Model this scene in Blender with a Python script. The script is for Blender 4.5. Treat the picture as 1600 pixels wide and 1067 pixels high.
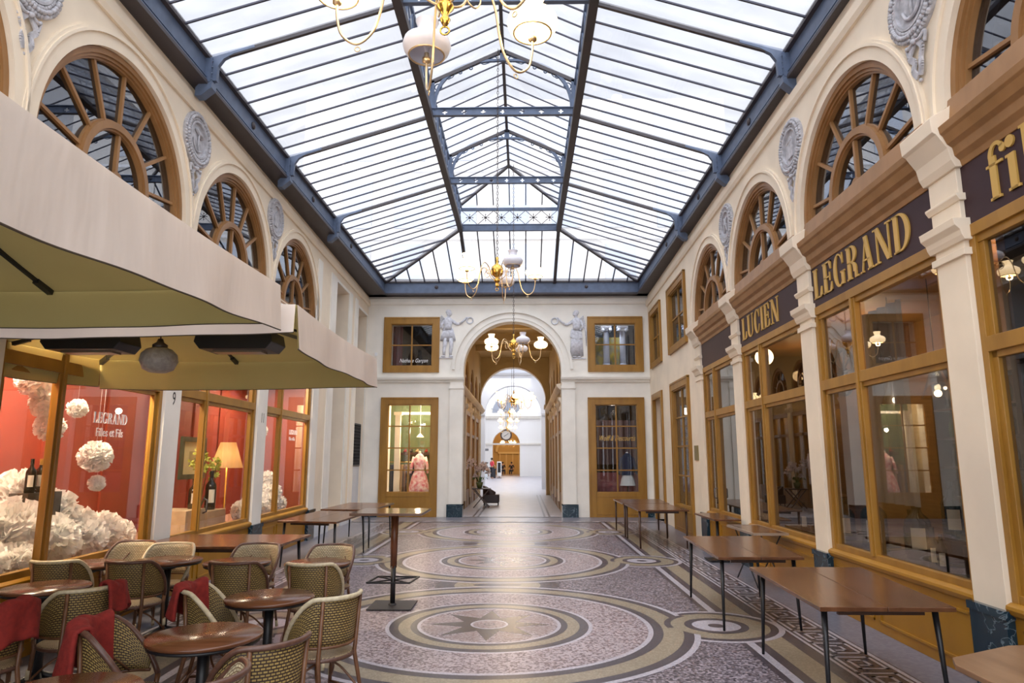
import bpy, bmesh, math, random
from math import sin, cos, pi, radians as R, sqrt
from mathutils import Vector, Matrix
random.seed(7)
for o in list(bpy.data.objects): bpy.data.objects.remove(o)
SC = bpy.context.scene; COL = SC.collection

# ---------------------------------------------------------------- camera, sky, exposure
cd = bpy.data.cameras.new('camera'); cam = bpy.data.objects.new('camera', cd); COL.objects.link(cam)
cd.sensor_fit = 'HORIZONTAL'; cd.sensor_width = 36.0; cd.lens = 1055.5/1600*36; cd.clip_start = .05; cd.clip_end = 500
cam.location = (.3676, 0, 1.75); cam.rotation_euler = (pi/2 + .1707, 0, .0167)
SC.camera = cam
W = bpy.data.worlds.new('World'); SC.world = W; W.use_nodes = True
nt = W.node_tree; nt.nodes.clear()
_o = nt.nodes.new('ShaderNodeOutputWorld'); _b = nt.nodes.new('ShaderNodeBackground')
_tc = nt.nodes.new('ShaderNodeTexCoord'); _n = nt.nodes.new('ShaderNodeTexNoise'); _n.inputs['Scale'].default_value = 2.2; _n.inputs['Detail'].default_value = 3
_r = nt.nodes.new('ShaderNodeValToRGB'); _r.color_ramp.elements[0].color = (.80,.85,.97,1); _r.color_ramp.elements[0].position = .3
_r.color_ramp.elements[1].color = (.97,.97,1,1); _r.color_ramp.elements[1].position = .62
nt.links.new(_tc.outputs['Generated'], _n.inputs['Vector']); nt.links.new(_n.outputs['Fac'], _r.inputs['Fac'])
# overcast sky, made brighter overhead and behind the camera to light the court
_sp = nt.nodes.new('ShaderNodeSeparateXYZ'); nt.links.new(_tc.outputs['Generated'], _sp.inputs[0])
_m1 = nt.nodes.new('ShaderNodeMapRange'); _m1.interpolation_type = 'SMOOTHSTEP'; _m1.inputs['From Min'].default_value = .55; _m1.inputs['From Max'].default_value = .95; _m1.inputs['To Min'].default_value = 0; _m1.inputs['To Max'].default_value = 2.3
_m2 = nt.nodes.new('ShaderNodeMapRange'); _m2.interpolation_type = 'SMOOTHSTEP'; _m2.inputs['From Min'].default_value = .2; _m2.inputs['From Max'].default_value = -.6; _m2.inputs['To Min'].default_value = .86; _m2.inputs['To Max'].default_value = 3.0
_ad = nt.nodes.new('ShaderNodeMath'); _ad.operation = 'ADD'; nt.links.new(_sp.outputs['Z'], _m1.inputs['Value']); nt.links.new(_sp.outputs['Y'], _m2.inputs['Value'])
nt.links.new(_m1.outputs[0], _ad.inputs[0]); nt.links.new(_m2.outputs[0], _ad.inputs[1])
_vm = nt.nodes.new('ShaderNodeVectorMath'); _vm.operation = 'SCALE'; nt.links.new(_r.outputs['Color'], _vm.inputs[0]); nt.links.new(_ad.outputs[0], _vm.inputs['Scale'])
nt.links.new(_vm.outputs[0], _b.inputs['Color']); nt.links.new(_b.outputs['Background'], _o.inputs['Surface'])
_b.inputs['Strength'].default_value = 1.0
SC.view_settings.view_transform = 'Standard'; SC.view_settings.look = 'None'
SC.view_settings.gamma = 1; SC.view_settings.use_curve_mapping = False
SC.view_settings.exposure = 0.0

def lamp(name, kind, loc, power, color, size=.1, rot=None, sy=None):
    l = bpy.data.lights.new(name, kind); l.energy = power; l.color = color
    if kind == 'AREA':
        l.size = size
        if sy: l.shape = 'RECTANGLE'; l.size_y = sy
    else: l.shadow_soft_size = size
    o = bpy.data.objects.new(name, l); COL.objects.link(o); o.location = loc
    if rot: o.rotation_euler = rot
    return o
WARM = (1, .72, .42)

# ---------------------------------------------------------------- materials
MATS = {}
def mat(name, col, rough=.6, metal=0, vary=0, scale=8, col2=None, bump=0, stretch=None, coord='Object', trans=0, emit=None, estr=0, spec=.5, detail=4):
    if name in MATS: return MATS[name]
    m = bpy.data.materials.new(name); m.use_nodes = True; t = m.node_tree; N = t.nodes; L = t.links
    b = N['Principled BSDF']; b.inputs['Roughness'].default_value = rough; b.inputs['Metallic'].default_value = metal
    b.inputs['Specular IOR Level'].default_value = spec
    c4 = (*col, 1)
    b.inputs['Base Color'].default_value = c4
    if vary or col2 or bump:
        tc = N.new('ShaderNodeTexCoord'); mp = N.new('ShaderNodeMapping'); L.new(tc.outputs[coord], mp.inputs['Vector'])
        if stretch: mp.inputs['Scale'].default_value = stretch
        nz = N.new('ShaderNodeTexNoise'); nz.inputs['Scale'].default_value = scale; nz.inputs['Detail'].default_value = detail
        L.new(mp.outputs['Vector'], nz.inputs['Vector'])
        rp = N.new('ShaderNodeValToRGB'); rp.color_ramp.elements[0].position = .35; rp.color_ramp.elements[1].position = .65
        a = col2 if col2 else tuple(max(0, c*(1-vary)) for c in col)
        rp.color_ramp.elements[0].color = (*a, 1); rp.color_ramp.elements[1].color = (*(col if col2 else [min(1, c*(1+vary*.5)) for c in col]), 1)
        L.new(nz.outputs['Fac'], rp.inputs['Fac']); L.new(rp.outputs['Color'], b.inputs['Base Color'])
        if bump:
            bp = N.new('ShaderNodeBump'); bp.inputs['Strength'].default_value = bump; bp.inputs['Distance'].default_value = .02
            L.new(nz.outputs['Fac'], bp.inputs['Height']); L.new(bp.outputs['Normal'], b.inputs['Normal'])
    if trans:
        tr = N.new('ShaderNodeBsdfTranslucent'); tr.inputs['Color'].default_value = c4
        mx = N.new('ShaderNodeMixShader'); mx.inputs['Fac'].default_value = trans
        out = N['Material Output']; L.new(b.outputs[0], mx.inputs[1]); L.new(tr.outputs[0], mx.inputs[2]); L.new(mx.outputs[0], out.inputs['Surface'])
    if emit:
        b.inputs['Emission Color'].default_value = (*emit, 1); b.inputs['Emission Strength'].default_value = estr
    MATS[name] = m; return m

def glassmat(name, tint=(1,1,1), gloss=.0, ior=1.5, rough=.0, milk=0, milkcol=(.8,.85,.95), noise=False, graze=.8):
    m = bpy.data.materials.new(name); m.use_nodes = True; t = m.node_tree; N = t.nodes; L = t.links; N.clear()
    out = N.new('ShaderNodeOutputMaterial')
    tr = N.new('ShaderNodeBsdfTransparent'); tr.inputs['Color'].default_value = (*tint, 1)
    gl = N.new('ShaderNodeBsdfGlossy'); gl.inputs['Roughness'].default_value = rough
    fr = N.new('ShaderNodeFresnel'); fr.inputs['IOR'].default_value = ior
    geo = N.new('ShaderNodeNewGeometry')
    # same reflectance from both faces of the thin sheet
    mm = N.new('ShaderNodeMix'); mm.data_type = 'FLOAT'
    fb = N.new('ShaderNodeFresnel'); fb.inputs['IOR'].default_value = 1/ior
    ad = N.new('ShaderNodeMath'); ad.operation = 'ADD'; ad.inputs[1].default_value = gloss; ad.use_clamp = True
    lw = N.new('ShaderNodeLayerWeight'); lw.inputs['Blend'].default_value = .5
    pw = N.new('ShaderNodeMath'); pw.operation = 'POWER'; pw.inputs[1].default_value = 3.5
    L.new(lw.outputs['Facing'], pw.inputs[0])
    mu = N.new('ShaderNodeMath'); mu.operation = 'MULTIPLY_ADD'; mu.inputs[1].default_value = graze; mu.inputs[2].default_value = .04
    L.new(pw.outputs[0], mu.inputs[0]); L.new(mu.outputs[0], ad.inputs[0])
    for x in (fr, fb, mm, geo): N.remove(x)
    mx = N.new('ShaderNodeMixShader'); L.new(ad.outputs[0], mx.inputs['Fac'])
    base = tr
    if milk:
        tl = N.new('ShaderNodeBsdfTranslucent'); tl.inputs['Color'].default_value = (*milkcol, 1)
        m2 = N.new('ShaderNodeMixShader'); m2.inputs['Fac'].default_value = milk
        if noise:
            tc = N.new('ShaderNodeTexCoord'); nz = N.new('ShaderNodeTexNoise'); nz.inputs['Scale'].default_value = 1.3; nz.inputs['Detail'].default_value = 5
            mp = N.new('ShaderNodeMapping'); mp.inputs['Scale'].default_value = (1, 3, 1)
            rr = N.new('ShaderNodeMapRange'); rr.inputs['From Min'].default_value = .3; rr.inputs['From Max'].default_value = .7
            rr.inputs['To Min'].default_value = milk*.6; rr.inputs['To Max'].default_value = min(1, milk*1.4)
            L.new(tc.outputs['Object'], mp.inputs['Vector']); L.new(mp.outputs[0], nz.inputs['Vector']); L.new(nz.outputs['Fac'], rr.inputs['Value']); L.new(rr.outputs[0], m2.inputs['Fac'])
        L.new(tr.outputs[0], m2.inputs[1]); L.new(tl.outputs[0], m2.inputs[2]); base = m2
    L.new(base.outputs[0], mx.inputs[1]); L.new(gl.outputs[0], mx.inputs[2]); L.new(mx.outputs[0], out.inputs['Surface'])
    MATS[name] = m; return m

def terrazzo(name, c1, c2, c3, scale=45, rough=.33, aniso=1, p=(.3,.55)):
    m = bpy.data.materials.new(name); m.use_nodes = True; t = m.node_tree; N = t.nodes; L = t.links
    b = N['Principled BSDF']; b.inputs['Roughness'].default_value = rough
    tc = N.new('ShaderNodeTexCoord'); mp = N.new('ShaderNodeMapping'); mp.inputs['Scale'].default_value = (1, aniso, 1)
    v = N.new('ShaderNodeTexVoronoi'); v.inputs['Scale'].default_value = scale
    sp = N.new('ShaderNodeSeparateColor'); rp = N.new('ShaderNodeValToRGB'); rp.color_ramp.interpolation = 'CONSTANT'
    e = rp.color_ramp.elements; e[0].color = (*c1, 1); e[0].position = 0; e[1].color = (*c2, 1); e[1].position = p[0]
    x = e.new(p[1]); x.color = (*c3, 1)
    nz = N.new('ShaderNodeTexNoise'); nz.inputs['Scale'].default_value = 1.2; nz.inputs['Detail'].default_value = 5
    mr = N.new('ShaderNodeMapRange'); mr.inputs['To Min'].default_value = .8; mr.inputs['To Max'].default_value = 1.12
    mc = N.new('ShaderNodeMix'); mc.data_type = 'RGBA'; mc.blend_type = 'MULTIPLY'; mc.inputs['Factor'].default_value = 1
    cb = N.new('ShaderNodeCombineColor')
    L.new(tc.outputs['Object'], mp.inputs['Vector']); L.new(mp.outputs[0], v.inputs['Vector']); L.new(v.outputs['Color'], sp.inputs[0]); L.new(sp.outputs[0], rp.inputs['Fac'])
    L.new(mp.outputs[0], nz.inputs['Vector']); L.new(nz.outputs['Fac'], mr.inputs['Value'])
    for i in range(3): L.new(mr.outputs[0], cb.inputs[i])
    L.new(rp.outputs['Color'], mc.inputs[6]); L.new(cb.outputs[0], mc.inputs[7]); L.new(mc.outputs[2], b.inputs['Base Color'])
    MATS[name] = m; return m

def weavemat(name, ca, cb_, sx=60, sy=40, mortar=.035):
    m = bpy.data.materials.new(name); m.use_nodes = True; t = m.node_tree; N = t.nodes; L = t.links
    b = N['Principled BSDF']; b.inputs['Roughness'].default_value = .55
    uv = N.new('ShaderNodeUVMap'); mp = N.new('ShaderNodeMapping'); mp.inputs['Scale'].default_value = (sx, sy, 1)
    br = N.new('ShaderNodeTexBrick'); br.inputs['Color1'].default_value = (*ca, 1); br.inputs['Color2'].default_value = (*[c*.75 for c in ca], 1)
    br.inputs['Mortar'].default_value = (*cb_, 1); br.inputs['Scale'].default_value = 1; br.inputs['Mortar Size'].default_value = mortar
    br.inputs['Brick Width'].default_value = .5; br.inputs['Row Height'].default_value = .25; br.inputs['Mortar Smooth'].default_value = .2
    L.new(uv.outputs['UV'], mp.inputs['Vector']); L.new(mp.outputs[0], br.inputs['Vector']); L.new(br.outputs['Color'], b.inputs['Base Color'])
    bp = N.new('ShaderNodeBump'); bp.inputs['Strength'].default_value = .5; bp.inputs['Distance'].default_value = .004; bp.invert = True
    L.new(br.outputs['Fac'], bp.inputs['Height']); L.new(bp.outputs['Normal'], b.inputs['Normal'])
    MATS[name] = m; return m

CREAM = mat('cream_plaster', (.82,.70,.54), .75, vary=.07, scale=1.6, detail=6)
CREAM2 = mat('white_plaster', (.84,.80,.72), .75, vary=.06, scale=1.8, detail=6)
GREYW = mat('pale_grey_paint', (.62,.64,.68), .8, vary=.05, scale=3)
RELIEF = mat('grey_relief_plaster', (.50,.49,.51), .75, vary=.25, scale=14, bump=.2)
RELIEF_W = mat('pale_relief_plaster', (.62,.62,.66), .75, vary=.2, scale=14, bump=.2)
OCHRE = mat('ochre_varnished_wood', (.35,.170,.022), .38, col2=(.27,.125,.013), scale=5, stretch=(1,1,.25), detail=6)
OCHRE_D = mat('deep_ochre_panel', (.38,.175,.008), .42, col2=(.32,.14,.006), scale=3, stretch=(1,1,.4))
BROWNW = mat('brown_window_wood', (.34,.170,.060), .45, col2=(.27,.13,.04), scale=5, stretch=(1,1,.4))
PLUM = mat('plum_painted_board', (.040,.016,.020), .5, vary=.1, scale=3, spec=.3)
GOLD = mat('gold_letters', (.62,.38,.09), .4, metal=.25)
GREYLET = mat('grey_letter_edge', (.3,.26,.22), .5)
STEEL = mat('slate_blue_steel', (.105,.140,.215), .45, vary=.15, scale=6)
STEELD = mat('dark_brown_steel', (.055,.045,.048), .5, vary=.1, scale=6)
RAFT = mat('dark_glazing_bar', (.045,.045,.07), .5)
BRASS = mat('polished_brass', (.68,.42,.10), .2, metal=1)
BRASSP = mat('pale_brass', (.75,.56,.32), .28, metal=.9)
CHAIN = mat('dark_chain_metal', (.12,.10,.09), .4, metal=.7)
SHADE_ON = mat('lit_opal_glass', (.95,.85,.7), .3, emit=(1,.72,.38), estr=3.2)
SHADE_OFF = mat('opal_glass', (.78,.76,.80), .22)
BULB = mat('bulb_light', (1,.9,.7), .3, emit=(1,.80,.5), estr=14)
MARB = mat('dark_green_marble', (.012,.035,.05), .15, col2=(.012,.04,.055), scale=4)
def _veins():
    m = MATS['dark_green_marble']; t = m.node_tree; N = t.nodes; L = t.links
    tc = N.new('ShaderNodeTexCoord'); n1 = N.new('ShaderNodeTexNoise'); n1.inputs['Scale'].default_value = 3.2; n1.inputs['Detail'].default_value = 8
    n1.inputs['Distortion'].default_value = 1.6
    r = N.new('ShaderNodeValToRGB'); e = r.color_ramp.elements; e[0].position = .485; e[0].color = (.010,.028,.045,1); e[1].position = .515; e[1].color = (.012,.034,.05,1)
    x = e.new(.5); x.color = (.16,.22,.25,1)
    L.new(tc.outputs['Object'], n1.inputs['Vector']); L.new(n1.outputs['Fac'], r.inputs['Fac']); L.new(r.outputs['Color'], N['Principled BSDF'].inputs['Base Color'])
_veins()
WALNUT = mat('walnut_table_wood', (.150,.062,.028), .22, col2=(.092,.036,.015), scale=3.5, stretch=(3,.5,1), detail=7)
WALNUT2 = mat('dark_round_table_wood', (.15,.056,.024), .20, col2=(.10,.036,.015), scale=4, stretch=(.6,3,1), detail=6)
LIGHTOAK = mat('brown_oak_top', (.25,.135,.065), .35, col2=(.18,.09,.04), scale=4, stretch=(3,.5,1), detail=7)
BLACK = mat('black_metal', (.012,.012,.014), .4)
DKWOOD = mat('dark_brown_wood', (.06,.028,.016), .4)
MAHOG = mat('mahogany_column', (.16,.055,.022), .3, vary=.2, scale=5)
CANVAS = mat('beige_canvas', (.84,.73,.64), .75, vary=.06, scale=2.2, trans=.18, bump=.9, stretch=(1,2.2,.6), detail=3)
CANVAS_U = mat('canvas_backlit_tint', (.66,.58,.25), .8, vary=.05, scale=2, trans=.35)  # underside copy; olive of light coming through the canvas put into its colour
PIPING = mat('brown_piping', (.10,.075,.05), .7)
RED = mat('red_wool', (.27,.020,.013), .9, col2=(.20,.014,.010), scale=30, bump=.2)
CANE_L = mat('cream_rattan_cane', (.62,.54,.37), .45, col2=(.50,.41,.25), scale=40)
CANE_D = mat('dark_rattan_cane', (.13,.062,.04), .35, col2=(.09,.04,.026), scale=40)
CANE_M = mat('brown_bamboo', (.19,.085,.038), .38, col2=(.12,.05,.022), scale=12)
WEAVE = weavemat('woven_back_outside', (.44,.31,.095), (.040,.020,.012), 17, 4.6, .06)
WEAVE_L = weavemat('woven_back_cream', (.72,.62,.40), (.20,.12,.06), 17, 4.6, .045)
SEATM = weavemat('woven_seat', (.42,.31,.17), (.10,.055,.03), 20, 9, .05)
GLASS = glassmat('shop_window_glass', (.94,.95,.95), .02, graze=.40)
GLASS_R = glassmat('dark_reflecting_glass', (.80,.78,.75), .06, graze=.75)
GLASS_U = glassmat('upper_window_glass', (.30,.36,.48), .13, graze=.7)
ROOFG = glassmat('roof_glass', (.90,.93,.98), .0, milk=.20, milkcol=(.93,.94,.97), noise=True)
REDWALL = mat('red_shop_wall', (.26,.034,.016), .55, vary=.12, scale=1.5)
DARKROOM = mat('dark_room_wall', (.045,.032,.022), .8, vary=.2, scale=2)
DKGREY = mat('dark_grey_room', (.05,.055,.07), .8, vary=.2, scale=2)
PAPER = mat('white_tissue_paper', (.93,.90,.86), .9, trans=.35)
WHITE = mat('white_paint', (.85,.85,.85), .5)
F_SIDE = terrazzo('side_walk_stone', (.17,.165,.20), (.22,.215,.25), (.19,.185,.22), 30, .3)
F_FIELD = terrazzo('speckled_terrazzo', (.055,.045,.055), (.33,.28,.31), (.16,.13,.145), 48, .34, 1)
F_TERR = terrazzo('pink_terrazzo', (.42,.35,.36), (.17,.12,.125), (.31,.25,.26), 48, .34, 1, p=(.42,.8))
F_DARK = terrazzo('dark_mosaic', (.060,.050,.062), (.078,.068,.080), (.068,.058,.070), 70, .28)
F_BEIGE = terrazzo('beige_mosaic', (.30,.245,.175), (.34,.285,.205), (.255,.21,.145), 70, .3)
F_WHITE = terrazzo('white_mosaic', (.50,.47,.51), (.45,.42,.46), (.40,.37,.41), 70, .28)
F_PINK = terrazzo('rose_mosaic', (.25,.17,.165), (.19,.13,.125), (.33,.27,.27), 60, .3)
F_STAR = mat('star_stone', (.085,.066,.062), .25, vary=.2, scale=6)
F_HALL = mat('pale_gallery_floor', (.42,.41,.45), .36, vary=.1, scale=2)

# ---------------------------------------------------------------- builders
def tag(o, label=None, cat=None, group=None, kind=None):
    if label: o['label'] = label
    if cat: o['category'] = cat
    if group: o['group'] = group
    if kind: o['kind'] = kind
    return o
def origin(o):
    v = Vector((0,0,0))
    while o is not None: v = v + o.location; o = o.parent
    return v
def empty(name, loc=(0,0,0), label=None, cat=None, group=None, kind=None, parent=None):
    o = bpy.data.objects.new(name, None); COL.objects.link(o); o.empty_display_size = .1
    o.location = Vector(loc) - (origin(parent) if parent else Vector((0,0,0)))
    if parent: o.parent = parent
    return tag(o, label, cat, group, kind)
class MB:
    def __init__(s, mp=None): s.v = []; s.f = []; s.m = []; s.uv = {}; s.sm = []; s.mp = mp; s.cm = 0; s.smooth = False
    def add(s, pts):
        b = len(s.v)
        for p in pts: s.v.append(Vector(s.mp(*p)) if s.mp else Vector(p))
        return b
    def face(s, idx, uv=None):
        s.f.append(tuple(idx)); s.m.append(s.cm); s.sm.append(s.smooth)
        if uv: s.uv[len(s.f)-1] = uv
    def poly(s, pts): b = s.add(pts); s.face(range(b, b+len(pts)))
    def box(s, a0, a1, b0, b1, c0, c1):
        b = s.add([(x,y,z) for x in (a0,a1) for y in (b0,b1) for z in (c0,c1)])
        for q in ((0,1,3,2),(4,6,7,5),(0,4,5,1),(2,3,7,6),(0,2,6,4),(1,5,7,3)): s.face([b+i for i in q])
    def cbox(s, c, d): s.box(c[0]-d[0]/2, c[0]+d[0]/2, c[1]-d[1]/2, c[1]+d[1]/2, c[2]-d[2]/2, c[2]+d[2]/2)
    def beam(s, p, q, w, h, up=(0,0,1)):
        p = Vector(p); q = Vector(q); d = (q-p).normalized(); sd = d.cross(Vector(up)).normalized(); u = sd.cross(d).normalized()
        b = s.add([tuple(e + sd*(w/2*i) + u*(h/2*j)) for e in (p,q) for i,j in ((-1,-1),(1,-1),(1,1),(-1,1))])
        for q4 in ((0,1,2,3),(7,6,5,4),(0,4,5,1),(1,5,6,2),(2,6,7,3),(3,7,4,0)): s.face([b+i for i in q4])
    def tube(s, path, r, seg=8, closed=False, cap=True):
        P = [Vector(p) for p in path]; n = len(P); rr = r if isinstance(r, (list,tuple)) else [r]*n
        rings = []; prev = None; sm = s.smooth; s.smooth = True
        for i in range(n):
            if closed: d = P[(i+1)%n]-P[i-1]
            else: d = P[min(i+1,n-1)]-P[max(i-1,0)]
            d.normalize()
            if prev is None: a = Vector((0,0,1)) if abs(d.z) < .9 else Vector((1,0,0)); u = d.cross(a).normalized()
            else: u = (prev - d*prev.dot(d)).normalized()
            prev = u; w = d.cross(u)
            rings.append(s.add([tuple(P[i] + (u*cos(2*pi*k/seg) + w*sin(2*pi*k/seg))*rr[i]) for k in range(seg)]))
        for i in range(n if closed else n-1):
            a = rings[i]; b = rings[(i+1)%n]
            for k in range(seg): s.face([a+k, a+(k+1)%seg, b+(k+1)%seg, b+k])
        if cap and not closed:
            s.face([rings[0]+k for k in range(seg)][::-1]); s.face([rings[-1]+k for k in range(seg)])
        s.smooth = sm
    def lathe(s, prof, c=(0,0,0), seg=16, cap=True, axis='z'):
        sm = s.smooth; s.smooth = True; rings = []
        for r, h in prof:
            pts = []
            for k in range(seg):
                a = 2*pi*k/seg
                if axis == 'z': pts.append((c[0]+r*cos(a), c[1]+r*sin(a), c[2]+h))
                elif axis == 'y': pts.append((c[0]+r*cos(a), c[1]+h, c[2]+r*sin(a)))
                else: pts.append((c[0]+h, c[1]+r*cos(a), c[2]+r*sin(a)))
            rings.append(s.add(pts))
        for a, b in zip(rings, rings[1:]):
            for k in range(seg): s.face([a+k, a+(k+1)%seg, b+(k+1)%seg, b+k])
        s.smooth = False
        if cap: s.face([rings[0]+k for k in range(seg)][::-1]); s.face([rings[-1]+k for k in range(seg)])
        s.smooth = sm
    def ball(s, c, r, seg=12, rg=8, sq=(1,1,1)):
        prof = []
        sm = s.smooth; s.smooth = True; rings = []
        for i in range(1, rg):
            t = pi*i/rg
            rings.append(s.add([(c[0]+r*sq[0]*sin(t)*cos(2*pi*k/seg), c[1]+r*sq[1]*sin(t)*sin(2*pi*k/seg), c[2]-r*sq[2]*cos(t)) for k in range(seg)]))
        for a, b in zip(rings, rings[1:]):
            for k in range(seg): s.face([a+k, a+(k+1)%seg, b+(k+1)%seg, b+k])
        p0 = s.add([(c[0],c[1],c[2]-r*sq[2])]); p1 = s.add([(c[0],c[1],c[2]+r*sq[2])])
        for k in range(seg): s.face([p0, rings[0]+(k+1)%seg, rings[0]+k]); s.face([p1, rings[-1]+k, rings[-1]+(k+1)%seg])
        s.smooth = sm
    def ring(s, u, v, r0, r1, n0, n1, a0=0, a1=pi, seg=36):
        """solid arch band in the (a,b) plane of the mapping, c = depth"""
        full = abs(a1-a0-2*pi) < 1e-4; rows = []
        for i in range(seg + (0 if full else 1)):
            a = a0+(a1-a0)*i/seg; c_, s_ = cos(a), sin(a)
            rows.append(s.add([(u+r0*c_, v+r0*s_, n0), (u+r1*c_, v+r1*s_, n0), (u+r1*c_, v+r1*s_, n1), (u+r0*c_, v+r0*s_, n1)]))
        for i in range(seg):
            a = rows[i]; b = rows[(i+1)%len(rows)]
            for k in range(4): s.face([a+k, a+(k+1)%4, b+(k+1)%4, b+k])
        if not full:
            s.face([rows[0]+k for k in range(4)]); s.face([rows[-1]+k for k in range(4)][::-1])
    def prof(s, u0, u1, pr):
        """profile pr of (v,n) points run from u0 to u1"""
        k = len(pr); a = s.add([(u0, p[0], p[1]) for p in pr]); b = s.add([(u1, p[0], p[1]) for p in pr])
        for i in range(k): s.face([a+i, a+(i+1)%k, b+(i+1)%k, b+i])
        s.face([a+i for i in range(k)][::-1]); s.face([b+i for i in range(k)])
    def slab(s, pts, n0, n1):
        """polygon pts (a,b) extruded between c=n0 and c=n1"""
        k = len(pts); a = s.add([(p[0], p[1], n0) for p in pts]); b = s.add([(p[0], p[1], n1) for p in pts])
        s.face([a+i for i in range(k)][::-1]); s.face([b+i for i in range(k)])
        for i in range(k): s.face([a+i, a+(i+1)%k, b+(i+1)%k, b+i])
    def grid(s, fn, nu, nv, uvs=False, both=False):
        sm = s.smooth; s.smooth = True
        b = s.add([fn(i/nu, j/nv) for i in range(nu+1) for j in range(nv+1)])
        for i in range(nu):
            for j in range(nv):
                q = [(i,j),(i+1,j),(i+1,j+1),(i,j+1)]
                s.face([b+x*(nv+1)+y for x,y in q], [(x/nu, y/nv) for x,y in q] if uvs else None)
        s.smooth = sm
    def build(s, name, mats, parent=None, recalc=True, kind=None, label=None, cat=None, group=None, loc=None, bevel=0):
        me = bpy.data.meshes.new(name)
        off = Vector(loc) if loc is not None else (origin(parent) if parent else Vector((0,0,0)))
        me.from_pydata([tuple(v-off) for v in s.v], [], s.f)
        mats = mats if isinstance(mats, (list,tuple)) else [mats]
        for m in mats: me.materials.append(m)
        for i, p in enumerate(me.polygons): p.material_index = s.m[i]; p.use_smooth = s.sm[i]
        if s.uv:
            ul = me.uv_layers.new(name='UVMap')
            for fi, uv in s.uv.items():
                for k, li in enumerate(me.polygons[fi].loop_indices): ul.data[li].uv = uv[k]
        me.update()
        if recalc:
            bm = bmesh.new(); bm.from_mesh(me); bmesh.ops.recalc_face_normals(bm, faces=bm.faces); bm.to_mesh(me); bm.free()
        o = bpy.data.objects.new(name, me); COL.objects.link(o)
        if loc is not None: o.location = off - (origin(parent) if parent else Vector((0,0,0)))
        if parent: o.parent = parent
        if bevel:
            b = o.modifiers.new('bevel', 'BEVEL'); b.width = bevel; b.segments = 2; b.limit_method = 'ANGLE'
        return tag(o, label, cat, group, kind)
CH = {}
def kids(o): return [x for x in bpy.data.objects if x.parent == o]
def copy_tree(o, parent=None, ks=None):
    c = o.copy(); COL.objects.link(c)
    if parent: c.parent = parent
    for k in (kids(o) if ks is None else ks): copy_tree(k, c)
    return c
def bez(pts, n=10):
    """Catmull-Rom through pts"""
    P = [Vector(p) for p in pts]; out = []
    for i in range(len(P)-1):
        p0 = P[max(i-1,0)]; p1 = P[i]; p2 = P[i+1]; p3 = P[min(i+2, len(P)-1)]
        for k in range(n):
            t = k/n
            out.append(.5*((2*p1) + (p2-p0)*t + (2*p0-5*p1+4*p2-p3)*t*t + (3*p1-p0-3*p2+p3)*t*t*t))
    out.append(P[-1]); return out
def text_mesh(name, s, size, mapper, m, parent=None, shear=0, xs=1, depth=.002, space=1, **kw):
    """default font text, laid out centred, mapped through mapper(u, v, n)"""
    cu = bpy.data.curves.new('t', 'FONT'); cu.body = s; cu.size = size; cu.shear = shear; cu.align_x = 'CENTER'; cu.space_character = space
    cu.extrude = depth/2; cu.resolution_u = 3
    ob = bpy.data.objects.new('t', cu); COL.objects.link(ob)
    dg = bpy.context.evaluated_depsgraph_get(); me = bpy.data.meshes.new_from_object(ob.evaluated_get(dg))
    mb = MB(mapper); b = mb.add([(v.co.x*xs, v.co.y, v.co.z) for v in me.vertices])
    for p in me.polygons: mb.face([b+i for i in p.vertices])
    bpy.data.objects.remove(ob); bpy.data.meshes.remove(me); bpy.data.curves.remove(cu)
    return mb.build(name, m, parent, **kw)

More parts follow.
